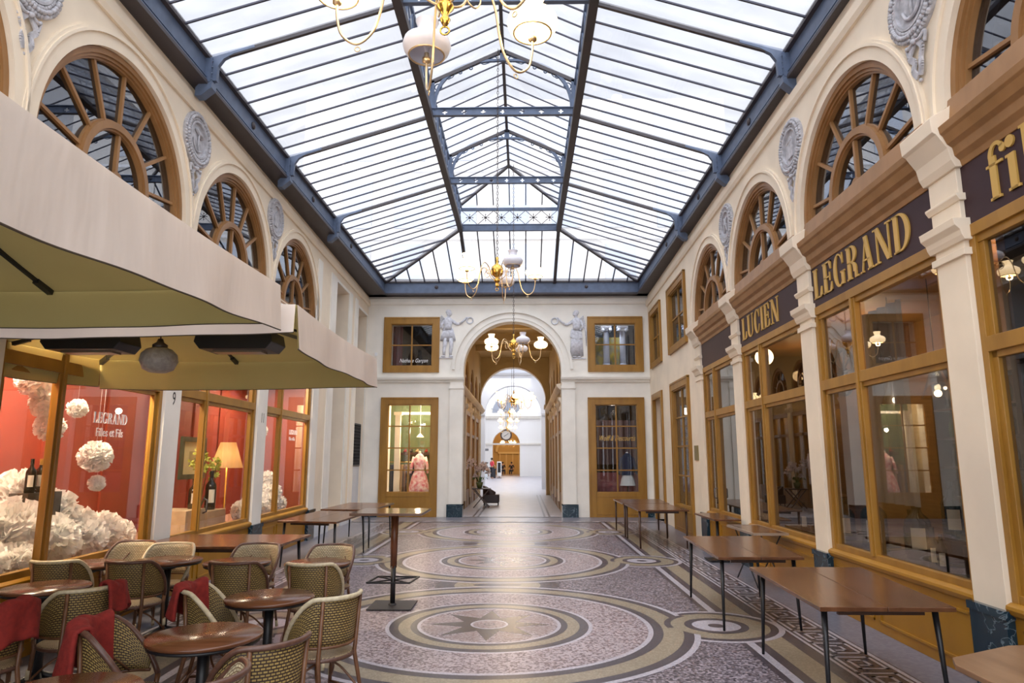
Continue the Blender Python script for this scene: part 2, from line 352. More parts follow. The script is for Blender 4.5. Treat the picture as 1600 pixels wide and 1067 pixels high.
# Didone capitals: thick stems, hairlines and flat serifs, height 1
def glyph(mb, ch, u, v, h, n0, n1, w=None):
    T = .19*h; H = .05*h; S = .055*h; E = .055*h
    def rect(a, b, c, d): mb.box(u+a, u+b, v+c, v+d, n0, n1)
    def stem(a, t, c=0, d=None, s1=True, s0=True):
        d = h if d is None else d
        rect(a, a+t, c, d)
        if s0: rect(a-S, a+t+S, c, c+H)
        if s1: rect(a-S, a+t+S, d-H, d)
    def diag(a0, b0, a1, b1, t): mb.slab([(u+a0,v+b0),(u+a0+t,v+b0),(u+a1+t,v+b1),(u+a1,v+b1)], n0, n1)
    def bowl(cx, cy, rx, ry, th, a0, a1, tv=None, seg=18):
        tv = H if tv is None else tv; rows = []
        for i in range(seg+1):
            a = a0+(a1-a0)*i/seg; c_, s_ = cos(a), sin(a)
            rows.append(mb.add([(u+cx+rx*c_, v+cy+ry*s_, n0), (u+cx+(rx-th)*c_, v+cy+(ry-tv)*s_, n0), (u+cx+(rx-th)*c_, v+cy+(ry-tv)*s_, n1), (u+cx+rx*c_, v+cy+ry*s_, n1)]))
        for i in range(seg):
            for k in range(4): mb.face([rows[i]+k, rows[i]+(k+1)%4, rows[i+1]+(k+1)%4, rows[i+1]+k])
    if ch == 'L': stem(S, T); rect(S, .62*h, 0, H); mb.slab([(u+.62*h,v),(u+.62*h,v+.34*h),(u+.62*h-H,v+.34*h),(u+.45*h,v+H),(u+.45*h,v)], n0, n1); return .70*h
    if ch == 'E':
        stem(S, T); rect(S, .62*h, 0, H); rect(S, .60*h, h-H, h); rect(S, .48*h, .5*h-H/2, .5*h+H/2)
        mb.slab([(u+.62*h,v),(u+.62*h,v+.30*h),(u+.62*h-H,v+.30*h),(u+.47*h,v+H),(u+.47*h,v)], n0, n1)
        mb.slab([(u+.60*h,v+h),(u+.60*h,v+.72*h),(u+.60*h-H,v+.72*h),(u+.46*h,v+h-H),(u+.46*h,v+h)], n0, n1)
        rect(.46*h, .50*h, .36*h, .64*h); return .71*h
    if ch in 'CG':
        bowl(.38*h, .5*h, .36*h, .52*h, T, .42*pi, 1.62*pi)
        bowl(.38*h, .5*h, .30*h, .52*h, .05*h, .10*pi, .42*pi); rect(.62*h, .66*h, .66*h, h)
        if ch == 'C': bowl(.38*h, .5*h, .30*h, .52*h, .05*h, -.42*pi, -.10*pi); return .76*h
        bowl(.38*h, .5*h, .30*h, .52*h, .05*h, -.42*pi, -.20*pi); stem(.54*h, T*.9, .02*h, .44*h, s0=False); return .86*h
    if ch == 'R':
        stem(S, T); bowl(.33*h, .74*h, .30*h, .26*h, T, -pi/2, pi/2); rect(S, .34*h, h-H, h); rect(S, .34*h, .48*h, .48*h+H)
        bowl(.33*h, .27*h, .27*h, .23*h, T, -.12*pi, pi/2); rect(.54*h, .72*h, 0, H); rect(.48*h, .60*h, .0, .2*h); return .78*h
    if ch == 'A':
        diag(.50*h, 0, .28*h, h, T); diag(.08*h, 0, .34*h, .92*h, H); rect(.16*h, .58*h, .30*h, .30*h+H)
        rect(0, .20*h, 0, H); rect(.42*h, .78*h, 0, H); return .80*h
    if ch == 'N':
        rect(.12*h, .12*h+H, 0, h); rect(0, .26*h, 0, H); diag(.62*h, 0, .06*h, h, T); rect(-.02*h, .2*h, h-H, h)
        rect(.74*h, .74*h+H, 0, h); rect(.64*h, .9*h, h-H, h); return .94*h
    if ch == 'D':
        stem(S, T); bowl(.30*h, .5*h, .48*h, .5*h, T, -pi/2, pi/2, seg=24); rect(S, .31*h, 0, H); rect(S, .31*h, h-H, h); return .88*h
    if ch == 'U':
        rect(S, S+T, .28*h, h); rect(0, .36*h, h-H, h); bowl(.40*h, .30*h, .345*h, .31*h, T, pi, 1.5*pi); bowl(.40*h, .30*h, .30*h, .31*h, H, 1.5*pi, 2*pi)
        rect(.65*h, .70*h, .28*h, h); rect(.58*h, .80*h, h-H, h); return .86*h
    if ch == 'I': stem(S, T); return .36*h
    if ch == 'i': stem(S, T*.9, 0, .66*h, s1=False); rect(0, S, .66*h-H, .66*h); bowl(S+T*.45, .88*h, .11*h, .11*h, .11*h, 0, 2*pi, .11*h); return .36*h
    if ch == 'l': stem(S, T*.9, 0, 1.02*h, s1=False); rect(0, S, 1.02*h-H, 1.02*h); return .34*h
    if ch == 'f': stem(S+.03*h, T*.9, 0, .80*h, s1=False); bowl(.30*h, .80*h, .22*h, .24*h, .10*h, .15*pi, pi, .07*h); rect(0, .42*h, .62*h, .62*h+H); bowl(.46*h,.86*h,.08*h,.08*h,.08*h,0,2*pi,.08*h); return .48*h
    if ch == 's': bowl(.26*h,.48*h,.19*h,.19*h,.10*h,.1*pi,1.5*pi,.05*h); bowl(.26*h,.17*h,.19*h,.18*h,.10*h,-.9*pi,.5*pi,.05*h); return .50*h
    return .35*h
def didone(name, s, u0, v0, h, mapper, sgn, n0, n1, mats, parent, gap=.05, step=None):
    mb = MB(mapper); u = 0
    for ch in s:
        loc = MB(lambda a, b, c: (u0+sgn*a, b, c))
        wd = glyph(loc, ch, u, v0, h, n0, n1)
        b = mb.add([tuple(p) for p in loc.v])
        for f in loc.f: mb.face([b+i for i in f])
        u += wd + gap*h
    return mb.build(name, mats, parent), u
# ---------------------------------------------------------------- mappings of the two side walls and the end wall
YE = 20.87
def SRm(y, z, n): return Vector((3.90+.0186*y-n, y, z))
def SLm(y, z, n): return Vector((-3.95-.0276*y+n, y, z))
def EWm(x, z, n): return Vector((x, YE-n, z))
def bw(m, a0, a1, z0, z1, n0, n1): m.box(a0, a1, z0, z1, n0, n1)

def holed_wall(mb, u0, u1, z0, z1, holes, depth=.35, n=0, reveal=True):
    br = {u0, u1}
    for h in holes:
        if h[0] == 'r': br |= {h[1], h[2]}
        else:
            _, uc, r, za, zs = h
            br |= {uc+r*cos(pi*i/28) for i in range(29)}
    br = sorted(b for b in br if u0-1e-6 <= b <= u1+1e-6)
    def tops(h, u):
        if h[0] == 'r': return h[3], h[4]
        _, uc, r, za, zs = h
        return za, zs + sqrt(max(0, r*r-(u-uc)**2))
    for a, b in zip(br, br[1:]):
        if b-a < 1e-5: continue
        mid = (a+b)/2; act = []
        for h in holes:
            lo, hi = (h[1], h[2]) if h[0] == 'r' else (h[1]-h[2], h[1]+h[2])
            if lo < mid < hi: act.append(h)
        act.sort(key=lambda h: tops(h, mid)[0])
        ca, cb = z0, z0
        for h in act:
            ta, tb = tops(h, a), tops(h, b)
            if ta[0]-ca > 1e-4: mb.poly([(a,ca,n),(b,cb,n),(b,tb[0],n),(a,ta[0],n)])
            ca, cb = ta[1], tb[1]
        mb.poly([(a,ca,n),(b,cb,n),(b,z1,n),(a,z1,n)])
    if reveal:
        for h in holes:
            if h[0] == 'r':
                _, a, b, c, d = h[:5]; dp = h[5] if len(h) > 5 else depth
                for p, q in (((a,c),(a,d)),((b,c),(b,d)),((a,d),(b,d)),((a,c),(b,c))):
                    mb.poly([(p[0],p[1],n),(q[0],q[1],n),(q[0],q[1],n-dp),(p[0],p[1],n-dp)])
            else:
                _, uc, r, za, zs = h
                pts = [(uc+r, za)] + [(uc+r*cos(pi*i/28), zs+r*sin(pi*i/28)) for i in range(29)] + [(uc-r, za)]
                for p, q in zip(pts, pts[1:]+pts[:1]):
                    if p != q: mb.poly([(p[0],p[1],n),(q[0],q[1],n),(q[0],q[1],n-depth),(p[0],p[1],n-depth)])

# ---- side walls
RA = [.83, 4.03, 7.23, 10.42, 13.48]; LA = [.70, 3.92, 7.13, 10.39, 13.60]; ZS = 4.69; RR = 1.36; ZSL = 4.77; RRL = 1.46
RP = [(-.95,-.55),(2.22,2.60),(5.30,5.69),(8.37,8.75),(11.45,11.85),(14.15,14.56)]     # pilasters, right
LP = [(-1.1,-.7),(2.0,2.4),(5.20,5.60),(8.39,8.80),(11.60,12.05),(14.90,15.35)]
m = MB(SRm)
holes = [('a', c, RR, ZS, ZS) for c in RA] + [('r', a[1], b[0], 0, 4.12, .06) for a, b in zip(RP, RP[1:])]
holes += [('r', 15.66, 17.42, 4.50, 5.98), ('r', 18.80, 20.24, 4.50, 6.0), ('r', 15.72, 17.44, 0.02, 3.5), ('r', 19.0, 20.3, 0.0, 3.48)]
holed_wall(m, -3, YE+.3, 0, 7.3, holes)
m.build('wall_right', CREAM, kind='structure', label='long cream plaster wall with arched windows above the lettered shopfronts', cat='wall', recalc=False)
m = MB(SLm)
holes = [('a', c, RRL, ZSL, ZSL) for c in LA] + [('r', a[1], b[0], 0, 4.12, .06) for a, b in zip(LP, LP[1:])]
holes += [('r', 16.77, 18.15, .42, 6.22), ('r', 19.35, 20.65, .42, 6.12)]
holed_wall(m, -3, YE+.3, 0, 7.3, holes, depth=.36)
m.build('wall_left', CREAM, kind='structure', label='long cream plaster wall with arched windows above the red shop windows', cat='wall', recalc=False)
# deep blind recesses at the far end of the left wall
m = MB(SLm)
for a, b, t in ((16.77,18.15,6.22),(19.35,20.65,6.12)):
    m.poly([(a,.42,-.75),(b,.42,-.75),(b,t,-.75),(a,t,-.75)])
    for u in (a, b): m.poly([(u,.42,-.34),(u,t,-.34),(u,t,-.75),(u,.42,-.75)])
    m.poly([(a,t,-.34),(b,t,-.34),(b,t,-.75),(a,t,-.75)]); m.poly([(a,.42,-.34),(b,.42,-.34),(b,.42,-.75),(a,.42,-.75)])
m.build('wall_recess', GREYW, kind='structure', recalc=False, label='tall pale grey recesses at the far end of the left wall', cat='wall')
for k, (a, b, t) in enumerate(((16.77,18.15,6.22),(19.35,20.65,6.12))):
    m = MB(SLm); w = .07
    m.box(a-w, a, .42, t+w, 0, .025); m.box(b, b+w, .42, t+w, 0, .025); m.box(a, b, t, t+w, 0, .025)
    m.build('trim_%d' % (k+1), CREAM2, kind='structure', label='flat moulding round the %s tall recess of the left wall' % ('nearer','farther')[k], cat='trim')
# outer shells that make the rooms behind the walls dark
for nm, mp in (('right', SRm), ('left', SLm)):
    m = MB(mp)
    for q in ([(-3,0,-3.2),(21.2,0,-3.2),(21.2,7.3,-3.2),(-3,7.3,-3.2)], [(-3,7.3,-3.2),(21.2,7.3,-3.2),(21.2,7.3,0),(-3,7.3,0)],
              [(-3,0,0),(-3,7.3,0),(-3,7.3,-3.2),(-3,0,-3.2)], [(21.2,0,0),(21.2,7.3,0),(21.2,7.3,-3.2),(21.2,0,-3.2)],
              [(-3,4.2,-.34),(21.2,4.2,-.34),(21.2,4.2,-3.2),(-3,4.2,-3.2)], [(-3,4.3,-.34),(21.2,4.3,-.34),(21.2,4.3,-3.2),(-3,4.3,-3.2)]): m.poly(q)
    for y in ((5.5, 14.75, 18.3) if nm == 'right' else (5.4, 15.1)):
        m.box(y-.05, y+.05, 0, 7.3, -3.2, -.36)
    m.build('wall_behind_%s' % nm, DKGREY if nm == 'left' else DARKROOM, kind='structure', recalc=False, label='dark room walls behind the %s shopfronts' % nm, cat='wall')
# cornices, upper cove strips
cp = [(6.44,0),(6.44,.035),(6.50,.06),(6.62,.06),(6.66,.02),(6.66,0)]
for nm, mp, dz in (('right', SRm, 0), ('left', SLm, .04)):
    m = MB(mp); m.prof(-3, YE, [(z+dz, n) for z, n in cp]); m.build('trim_cornice_%s' % nm, CREAM, kind='structure', label='thin cream cornice along the top of the %s wall' % nm, cat='cornice')

# ---- end wall with the great arch
AX = .03; AR = 1.52; AZ = 4.46
m = MB(EWm)
H = [('a', AX, AR, 0, AZ), ('r', -3.80, -2.44, .72, 3.40), ('r', 2.54, 3.90, .72, 3.40), ('r', -3.80, -2.46, 4.56, 5.92), ('r', 2.58, 3.92, 4.56, 5.92)]
holed_wall(m, -4.75, 4.55, 0, 7.3, H, depth=.42)
m.build('wall_back', CREAM2, kind='structure', recalc=False, label='end wall of the court pierced by the great round arch', cat='wall')
m = MB(EWm)
m.prof(-4.55, 4.3, [(6.54,0),(6.54,.05),(6.60,.08),(6.72,.08),(6.76,.02),(6.76,0)])
m.build('trim_cornice_back', CREAM2, kind='structure', label='thin cornice under the glass roof on the end wall', cat='cornice')
m = MB(EWm)
for a, b in ((-4.5, AX-AR+.02), (AX+AR-.02, 4.28)):
    m.prof(a, b, [(4.06,0),(4.06,.05),(4.12,.07),(4.14,.12),(4.20,.14),(4.24,.14),(4.24,0)])
m.build('trim_string_course', CREAM2, kind='structure', label='moulded string course at the spring of the great arch', cat='cornice')
m = MB(EWm)
for s in (-1, 1):
    a, b = AX+s*AR, AX+s*1.93
    m.box(min(a,b), max(a,b), .38, 4.06, 0, .07); m.box(min(a,b)-.02, max(a,b)+.02, 3.86, 3.94, 0, .09); m.box(min(a,b), max(a,b), 4.24, AZ, 0, .05)
m.ring(AX, AZ, AR, 1.80, 0, .05, seg=48); m.ring(AX, AZ, 1.80, 1.88, 0, .10, seg=48); m.ring(AX, AZ, AR+.10, AR+.125, 0, .065, seg=48)
m.build('trim_great_arch', CREAM2, kind='structure', label='moulded archivolt and piers framing the great arch', cat='arch')
for s in (-1, 1):
    m = MB(EWm); a, b = sorted((AX+s*(AR-.02), AX+s*1.98)); m.box(a, b, 0, .37, -.3, .10); m.box(a+.45*(s>0)*0, b, .33, .37, -.3, .115)
    m.build('baseboard_arch_%s' % ('left','right')[s>0], MARB, kind='structure', label='dark green marble plinth at the %s foot of the great arch' % ('left','right')[s>0], cat='plinth')
m = MB(EWm); m.box(-4.5, -4.05, 0, .36, 0, .06); m.build('baseboard_corner_left', MARB, kind='structure', label='dark marble plinth in the far left corner', cat='plinth')
m = MB(EWm); m.box(4.08, 4.3, 0, .34, 0, .05); m.build('baseboard_corner_right', MARB, kind='structure', label='dark marble plinth in the far right corner', cat='plinth')
m = MB(SLm); m.box(15.35, 16.77, 0, .42, 0, .06); m.box(18.15, 19.35, 0, .42, 0, .05); m.box(14.9, 20.87, .0, .40, -.8, -.02); m.build('baseboard_left', GREYW, kind='structure', label='low pale plinth under the recesses of the left wall', cat='plinth')
for y0, y1, z0 in ((15.8,16.6,.5),):
    pass
# flat pilaster strips between recesses on the left wall
m = MB(SLm)
for a, b in ((15.0,15.35),(16.2,16.68),(18.25,18.55),(18.9,19.25)): m.box(a, b, .42, 6.3, 0, .03)
m.build('trim_strips_left', CREAM2, kind='structure', label='flat vertical strips between the recesses of the left wall', cat='trim')

# ---------------------------------------------------------------- pilasters of the shopfronts (setting)
ORD = ['zeroth','first','second','third','fourth','fifth','sixth']
def pilaster(mp, a, b, side, k, mat_):
    m = MB(mp)
    m.box(a, b, .62, 4.1, -.05, .07)
    m.box(a-.03, b+.03, 3.36, 3.42, -.05, .095)                   # necking
    m.prof(a-.05, b+.05, [(3.48,-.05),(3.48,.09),(3.52,.11),(3.56,.12),(3.60,.16),(3.66,.17),(3.66,-.05)])
    m.prof(a-.03, b+.03, [(3.82,-.05),(3.82,.08),(3.86,.105),(3.88,.105),(3.88,-.05)])
    m.prof(a-.04, b+.04, [(4.1,-.05),(4.1,.09),(4.16,.12),(4.26,.14),(4.32,.18),(4.38,.22),(4.40,.25),(4.52,.26),(4.54,.24),(4.62,.10),(4.69,.02),(4.69,-.05)])
    o = m.build('trim_pilaster_%s_%d' % (side, k), mat_, kind='structure', label='cream pilaster with moulded capital, %s from the camera on the %s' % (ORD[k], side), cat='pilaster', bevel=.004)
    m = MB(mp); m.box(a-.02, b+.02, 0, .58, -.05, .10); m.box(a-.03, b+.03, .58, .64, -.05, .115)
    m.build('plinth', MARB, o, label='veined dark marble plinth')
for k, (a, b) in enumerate(RP[1:]): pilaster(SRm, a, b, 'right', k+1, CREAM)
for k, (a, b) in enumerate(LP[1:]): pilaster(SLm, a, b, 'left', k+1, CREAM2)
# archivolts of the upper windows
for side, mp, cs, RR_, ZS_ in (('right', SRm, RA, RR, ZS), ('left', SLm, LA, RRL, ZSL)):
    for k, c in enumerate(cs[1:]):
        m = MB(mp); m.ring(c, ZS_, RR_, RR_+.135, -.04, .03, seg=44); m.ring(c, ZS_, RR_+.135, RR_+.165, -.02, .055, seg=44); m.ring(c, ZS_, RR_+.165, RR_+.195, -.02, .04, seg=44)
        m.build('trim_archivolt_%s_%d' % (side, k+1), CREAM, kind='structure', label='cream moulded archivolt, %s from the camera on the %s' % (ORD[k+1], side), cat='arch')

# ---------------------------------------------------------------- fan windows above the shops
WN = [0]
def wnum(): WN[0] += 1; return 'window_%d' % WN[0]
def fan_window(mp, c, label, RR=RR, ZS=ZS):
    root = empty(wnum(), mp(c, ZS, 0), label, 'arched window', kind='structure')
    m = MB(mp); r = RR-.005
    m.ring(c, ZS, r-.065, r, -.15, -.02, seg=44); m.ring(c, ZS, r-.10, r-.06, -.15, -.045, seg=44); m.ring(c, ZS, r-.125, r-.095, -.15, -.07, seg=44)
    m.box(c-r, c+r, ZS-.02, ZS+.05, -.16, -.03)
    m.build('window_frame', BROWNW, root)
    m = MB(mp); m.ring(c, ZS+.05, .58, .66, -.15, -.05, seg=32); m.ring(c, ZS+.05, .555, .585, -.15, -.075, seg=32); m.ring(c, ZS+.05, .655, .68, -.15, -.09, seg=32)
    m.build('inner_arch', BROWNW, root)
    m = MB(mp)
    for i in range(7):
        a = pi*(i+.5)/7; c_, s_ = cos(a), sin(a); w = .018
        p0 = (c+.66*c_, ZS+.05+.66*s_); p1 = (c+(r-.12)*c_, ZS+.05*0+(r-.12)*s_)
        m.slab([(p0[0]-w*s_, p0[1]+w*c_), (p1[0]-w*s_, p1[1]+w*c_), (p1[0]+w*s_, p1[1]-w*c_), (p0[0]+w*s_, p0[1]-w*c_)], -.15, -.085)
    m.box(c-.022, c+.022, ZS+.05, ZS+.60, -.15, -.08); m.ring(c, ZS+.06, .02, .10, -.15, -.06, seg=16)
    m.build('glazing_bars', BROWNW, root)
    m = MB(mp); m.slab([(c+(r-.1)*cos(pi*i/40), ZS+(r-.1)*sin(pi*i/40)) for i in range(41)], -.125, -.12)
    m.build('glass', GLASS_U, root)
    return root
nth = ['above the nearest shopfront', 'above the shopfront marked LEGRAND', 'above the shopfront marked LUCIEN', 'above the shopfront with the blank board']
for k, c in enumerate(RA[1:]): fan_window(SRm, c, 'arched fan window with brown bars %s on the right' % nth[k])
nth = ['hidden behind the nearer parasol', 'just above the nearer parasol', 'above the second parasol', 'farthest of the row']
for k, c in enumerate(LA[1:]): fan_window(SLm, c, 'arched fan window of the left wall, %s' % nth[k], RRL, ZSL)

# ---------------------------------------------------------------- shopfronts
def shopfront(mp, a, b, side, label, mull, glass, door=False):
    """a<b along the wall; mull = centre of the mullion"""
    root = empty(wnum(), mp((a+b)/2, 0, 0), label, 'shop window', kind='structure')
    m = MB(mp)                                                      # base panel
    m.box(a, b, 0, .60, -.04, .035); m.prof(a, b, [(.60,-.04),(.60,.04),(.62,.07),(.655,.085),(.68,.08),(.70,.04),(.70,-.04)])
    for u0, u1 in ((a+.10, mull-.06), (mull+.06, b-.10)):
        for q in ((u0,u1,.10,.125),(u0,u1,.50,.525),(u0,u0+.025,.10,.525),(u1-.025,u1,.10,.525)): m.box(*q, .03, .05)
    m.build('base_panel', OCHRE_D, root, bevel=.003)
    m = MB(mp); zt = 2.56; zb = 2.68
    for u0, u1 in ((a, a+.07), (b-.07, b)): m.box(u0, u1, .68, 3.60, -.05, .03)
    for u0, u1 in ((a+.06, a+.13), (b-.13, b-.06)): m.box(u0, u1, .68, 3.56, -.06, .0)
    m.box(a, b, 3.50, 3.60, -.05, .04); m.box(a, b, 3.44, 3.52, -.06, .01); m.box(a, b, .68, .76, -.05, .02)
    m.build('window_frame', OCHRE, root, bevel=.004)
    m = MB(mp); m.box(mull-.055, mull+.055, .74, 3.5, -.05, .025); m.box(mull-.022, mull+.022, .74, 3.5, -.02, .045)
    m.build('mullion', OCHRE, root, bevel=.004)
    m = MB(mp); m.box(a+.06, b-.06, zt, zb, -.05, .03); m.box(a+.06, b-.06, zt-.05, zt+.01, -.06, -.0)
    m.build('transom', OCHRE, root, bevel=.004)
    m = MB(mp); m.box(a+.05, b-.05, .72, 3.5, -.034, -.03); m.build('glass', glass, root)
    if door:
        m = MB(mp); m.tube([(mull+.10, .98, .04), (mull+.10, 1.0, .09), (mull+.10, 1.16, .09), (mull+.10, 1.18, .04)], .012, 6)
        m.build('handle', CHAIN, root, label='small dark metal handle')
    return root
def sign(mp, a, b, label, text=None, sgn=-1, u0=0, h=.34, z=3.69, gap=.05):
    root = empty('sign_board', mp((a+b)/2, 3.6, 0), label, 'sign')
    m = MB(mp); m.box(a-.005, b+.005, 3.60, 4.12, -.05, .03); m.build('panel', PLUM, root)
    if text: didone('lettering', text, u0, z, h, mp, sgn, .03, .045, GOLD, root, gap)
    return root
def cornice_wood(mp, a, b, label):
    m = MB(mp); m.prof(a, b, [(4.10,-.05),(4.10,.04),(4.15,.05),(4.19,.09),(4.26,.10),(4.29,.14),(4.36,.17),(4.38,.19),(4.44,.20),(4.46,.12),(4.50,.10),(4.70,.07),(4.70,-.05)])
    return m.build('trim_wood_cornice', BROWNW, kind='structure', label=label, cat='cornice', bevel=.004)
RB = [(RP[i][1], RP[i+1][0]) for i in range(5)]
shopfront(SRm, *RB[1], 'right', 'nearest shop window on the right, under the board marked fils', RB[1][0]+1.85, GLASS_R)
shopfront(SRm, *RB[2], 'right', 'large shop window under the board marked LEGRAND, bottles behind it', 7.38, GLASS_R)
shopfront(SRm, *RB[3], 'right', 'shop window under the board marked LUCIEN with a menu behind it', 10.52, GLASS_R)
shopfront(SRm, *RB[4], 'right', 'shop window and glass door under the blank plum board', 13.32, GLASS_R, True)
sign(SRm, *RB[1], 'plum sign board at the right edge lettered fils in gold', 'fils', -1, 4.98, .42, 3.68, .03)
sign(SRm, *RB[2], 'plum sign board lettered LEGRAND in gold', 'LEGRAND', -1, 8.29, .375, 3.69, .05)
sign(SRm, *RB[3], 'plum sign board lettered LUCIEN in gold', 'LUCIEN', -1, 11.28, .37, 3.69, .08)
sign(SRm, *RB[4], 'blank plum sign board, farthest on the right')
for k, (a, b) in enumerate(RB[1:]): cornice_wood(SRm, a, b, 'moulded brown wooden cornice, %s from the camera above the right sign boards' % ORD[k+1])
LB = [(LP[i][1], LP[i+1][0]) for i in range(5)]
shopfront(SLm, *LB[1], 'left', 'nearest left shop window, beside the camera', LB[1][0]+.9, GLASS)
shopfront(SLm, *LB[2], 'left', 'red shop window full of white paper clouds, nearest seen on the left', 6.47, GLASS)
shopfront(SLm, *LB[3], 'left', 'red shop window with lamp, orchid and picture between numbers 9 and 11', 9.67, GLASS, True)
shopfront(SLm, *LB[4], 'left', 'farthest red shop window on the left with bottles on a paper cloud', 12.95, GLASS)
for k, (a, b) in enumerate(LB[1:]):
    cornice_wood(SLm, a, b, 'moulded brown wooden cornice, %s from the camera above the left shops' % ORD[k+1])
    m = MB(SLm); m.box(a-.005, b+.005, 3.60, 4.12, -.05, .03); m.build('sign_board', PLUM, label='blank plum board over the %s left shop window from the camera' % ORD[k+1], cat='sign')
for t, u, z in (('9', 8.60, 2.42), ('11', 11.84, 2.36)):
    text_mesh('house_number', t, .24, lambda a, b, c, u=u, z=z: SLm(u+a, z+b, .072+c), BLACK, label='black house number %s painted on the %s pilaster of the left wall' % (t, 'nearer' if t == '9' else 'farther'), cat='number', loc=SLm(u, z, .07), xs=.75)

# ---------------------------------------------------------------- plain framed windows (end wall and far right)
def cased_window(mp, a, b, z0, z1, label, cols, rows, fw=.17, zsill=None, glass=GLASS, num=None, cw=.022, kindname=None):
    root = empty(num or wnum(), mp((a+b)/2, z0, 0), label, 'window', kind='structure')
    zs = z0+fw if zsill is None else zsill
    m = MB(mp)
    for q in ((a, a+fw, z0, z1), (b-fw, b, z0, z1), (a+fw, b-fw, z1-fw, z1), (a+fw, b-fw, z0, zs)): m.box(*q, -.05, .05)
    for q in ((a+fw-.01, a+fw+.025, zs, z1-fw), (b-fw-.025, b-fw+.01, zs, z1-fw), (a+fw, b-fw, z1-fw-.025, z1-fw+.01), (a+fw, b-fw, zs-.01, zs+.025)): m.box(*q, -.07, .02)
    for q in ((a-.02, a+.03, z0, z1), (b-.03, b+.02, z0, z1), (a-.02, b+.02, z1-.03, z1+.02)): m.box(*q, -.02, .065)
    if zsill and zsill-z0 > .4:
        for q in ((a+fw, b-fw, z0+.08, z0+.10), (a+fw, b-fw, zs-.12, zs-.10)): m.box(*q, .04, .06)
    m.build('window_frame', OCHRE, root, bevel=.004)
    m = MB(mp)
    for i in range(1, cols): u = a+fw+(b-a-2*fw)*i/cols; m.box(u-cw, u+cw, zs, z1-fw, -.07, -.02)
    for j in range(1, rows): z = zs+(z1-fw-zs)*j/rows; m.box(a+fw, b-fw, z-cw*.8, z+cw*.8, -.07, -.025)
    m.build('glazing_bars', OCHRE, root)
    m = MB(mp); m.box(a+fw, b-fw, zs, z1-fw, -.052, -.048); m.build('glass', glass, root)
    return root
cased_window(EWm, -3.99, -2.275, 4.373, 6.11, 'upper window of the end wall on the left, dark with white script', 2, 2, .20, glass=GLASS)
cased_window(EWm, 2.397, 4.088, 4.38, 6.11, 'upper window of the end wall on the right, white columns behind it', 2, 2, .20, glass=GLASS)
cased_window(EWm, -4.01, -2.271, 0, 3.577, 'tall lit shop window of the end wall, clothes behind it', 2, 4, .20, .72)
cased_window(EWm, 2.369, 4.06, 0, 3.57, 'tall dim shop window of the end wall lettered in gold script', 2, 4, .20, .72)
cased_window(SRm, 15.50, 17.56, 4.40, 6.12, 'upper window of the right wall nearer the shop boards', 2, 2, .17, glass=GLASS_U)
cased_window(SRm, 18.68, 20.36, 4.40, 6.14, 'upper window of the right wall nearest the corner', 2, 2, .16, glass=GLASS_U)
cased_window(SRm, 15.55, 17.56, 0, 3.62, 'tall window of the right wall beside the small brass plate', 2, 4, .18, .62, glass=GLASS_R)
root = empty('door_1', SRm(19.6, 0, 0), 'ochre door frame in the far right corner with a pale door ajar', 'door', kind='structure')
m = MB(SRm)
for q in ((18.85,19.03,0,3.62),(20.27,20.45,0,3.62),(19.03,20.27,3.44,3.62)): m.box(*q, -.05, .05)
m.box(19.03,20.27,0,3.44,-.36,-.30)
m.build('door_frame', OCHRE, root, bevel=.004)
m = MB(SRm); m.box(19.06, 19.14, .02, 3.40, -.30, -.04)
m.build('door_leaf', mat('pale_yellow_door', (.68,.62,.36), .5), root)
m = MB(SRm); m.box(14.95, 15.28, 1.70, 2.02, 0, .02); m.build('brass_plate', mat('dull_brass_plate', (.30,.24,.10), .4, metal=.5), label='small square brass plate on the cream wall beside the tall window', cat='plate', loc=SRm(15.1, 1.7, 0))

# ---------------------------------------------------------------- floor: base slab with inlaid mosaic
m = MB()
def disc(cx, cy, r, z, mi, seg=72, clip=None):
    m.cm = mi; pts = []
    for i in range(seg):
        x, y = cx+r*cos(2*pi*i/seg), cy+r*sin(2*pi*i/seg); pts.append((x, y, z))
    m.poly(pts)
def annul(cx, cy, r0, r1, z, mi, seg=96, a0=0, a1=2*pi):
    m.cm = mi
    for i in range(seg):
        a, b = a0+(a1-a0)*i/seg, a0+(a1-a0)*(i+1)/seg
        m.poly([(cx+r0*cos(a),cy+r0*sin(a),z),(cx+r1*cos(a),cy+r1*sin(a),z),(cx+r1*cos(b),cy+r1*sin(b),z),(cx+r0*cos(b),cy+r0*sin(b),z)])
def strip(x0, x1, y0, y1, z, mi): m.cm = mi; m.poly([(x0,y0,z),(x1,y0,z),(x1,y1,z),(x0,y1,z)])
FM = [F_SIDE, F_FIELD, F_TERR, F_DARK, F_BEIGE, F_WHITE, F_PINK, F_STAR, F_HALL]
m.cm = 0; m.box(-12, 12, -6, 80, -.2, 0)
Z = .0006
strip(-2.62, 2.62, -4, 19.2, Z, 1)
XB = [2.50, 2.56, 2.68, 2.95, 3.07]                              # white | dark | beige | dark | white line | key
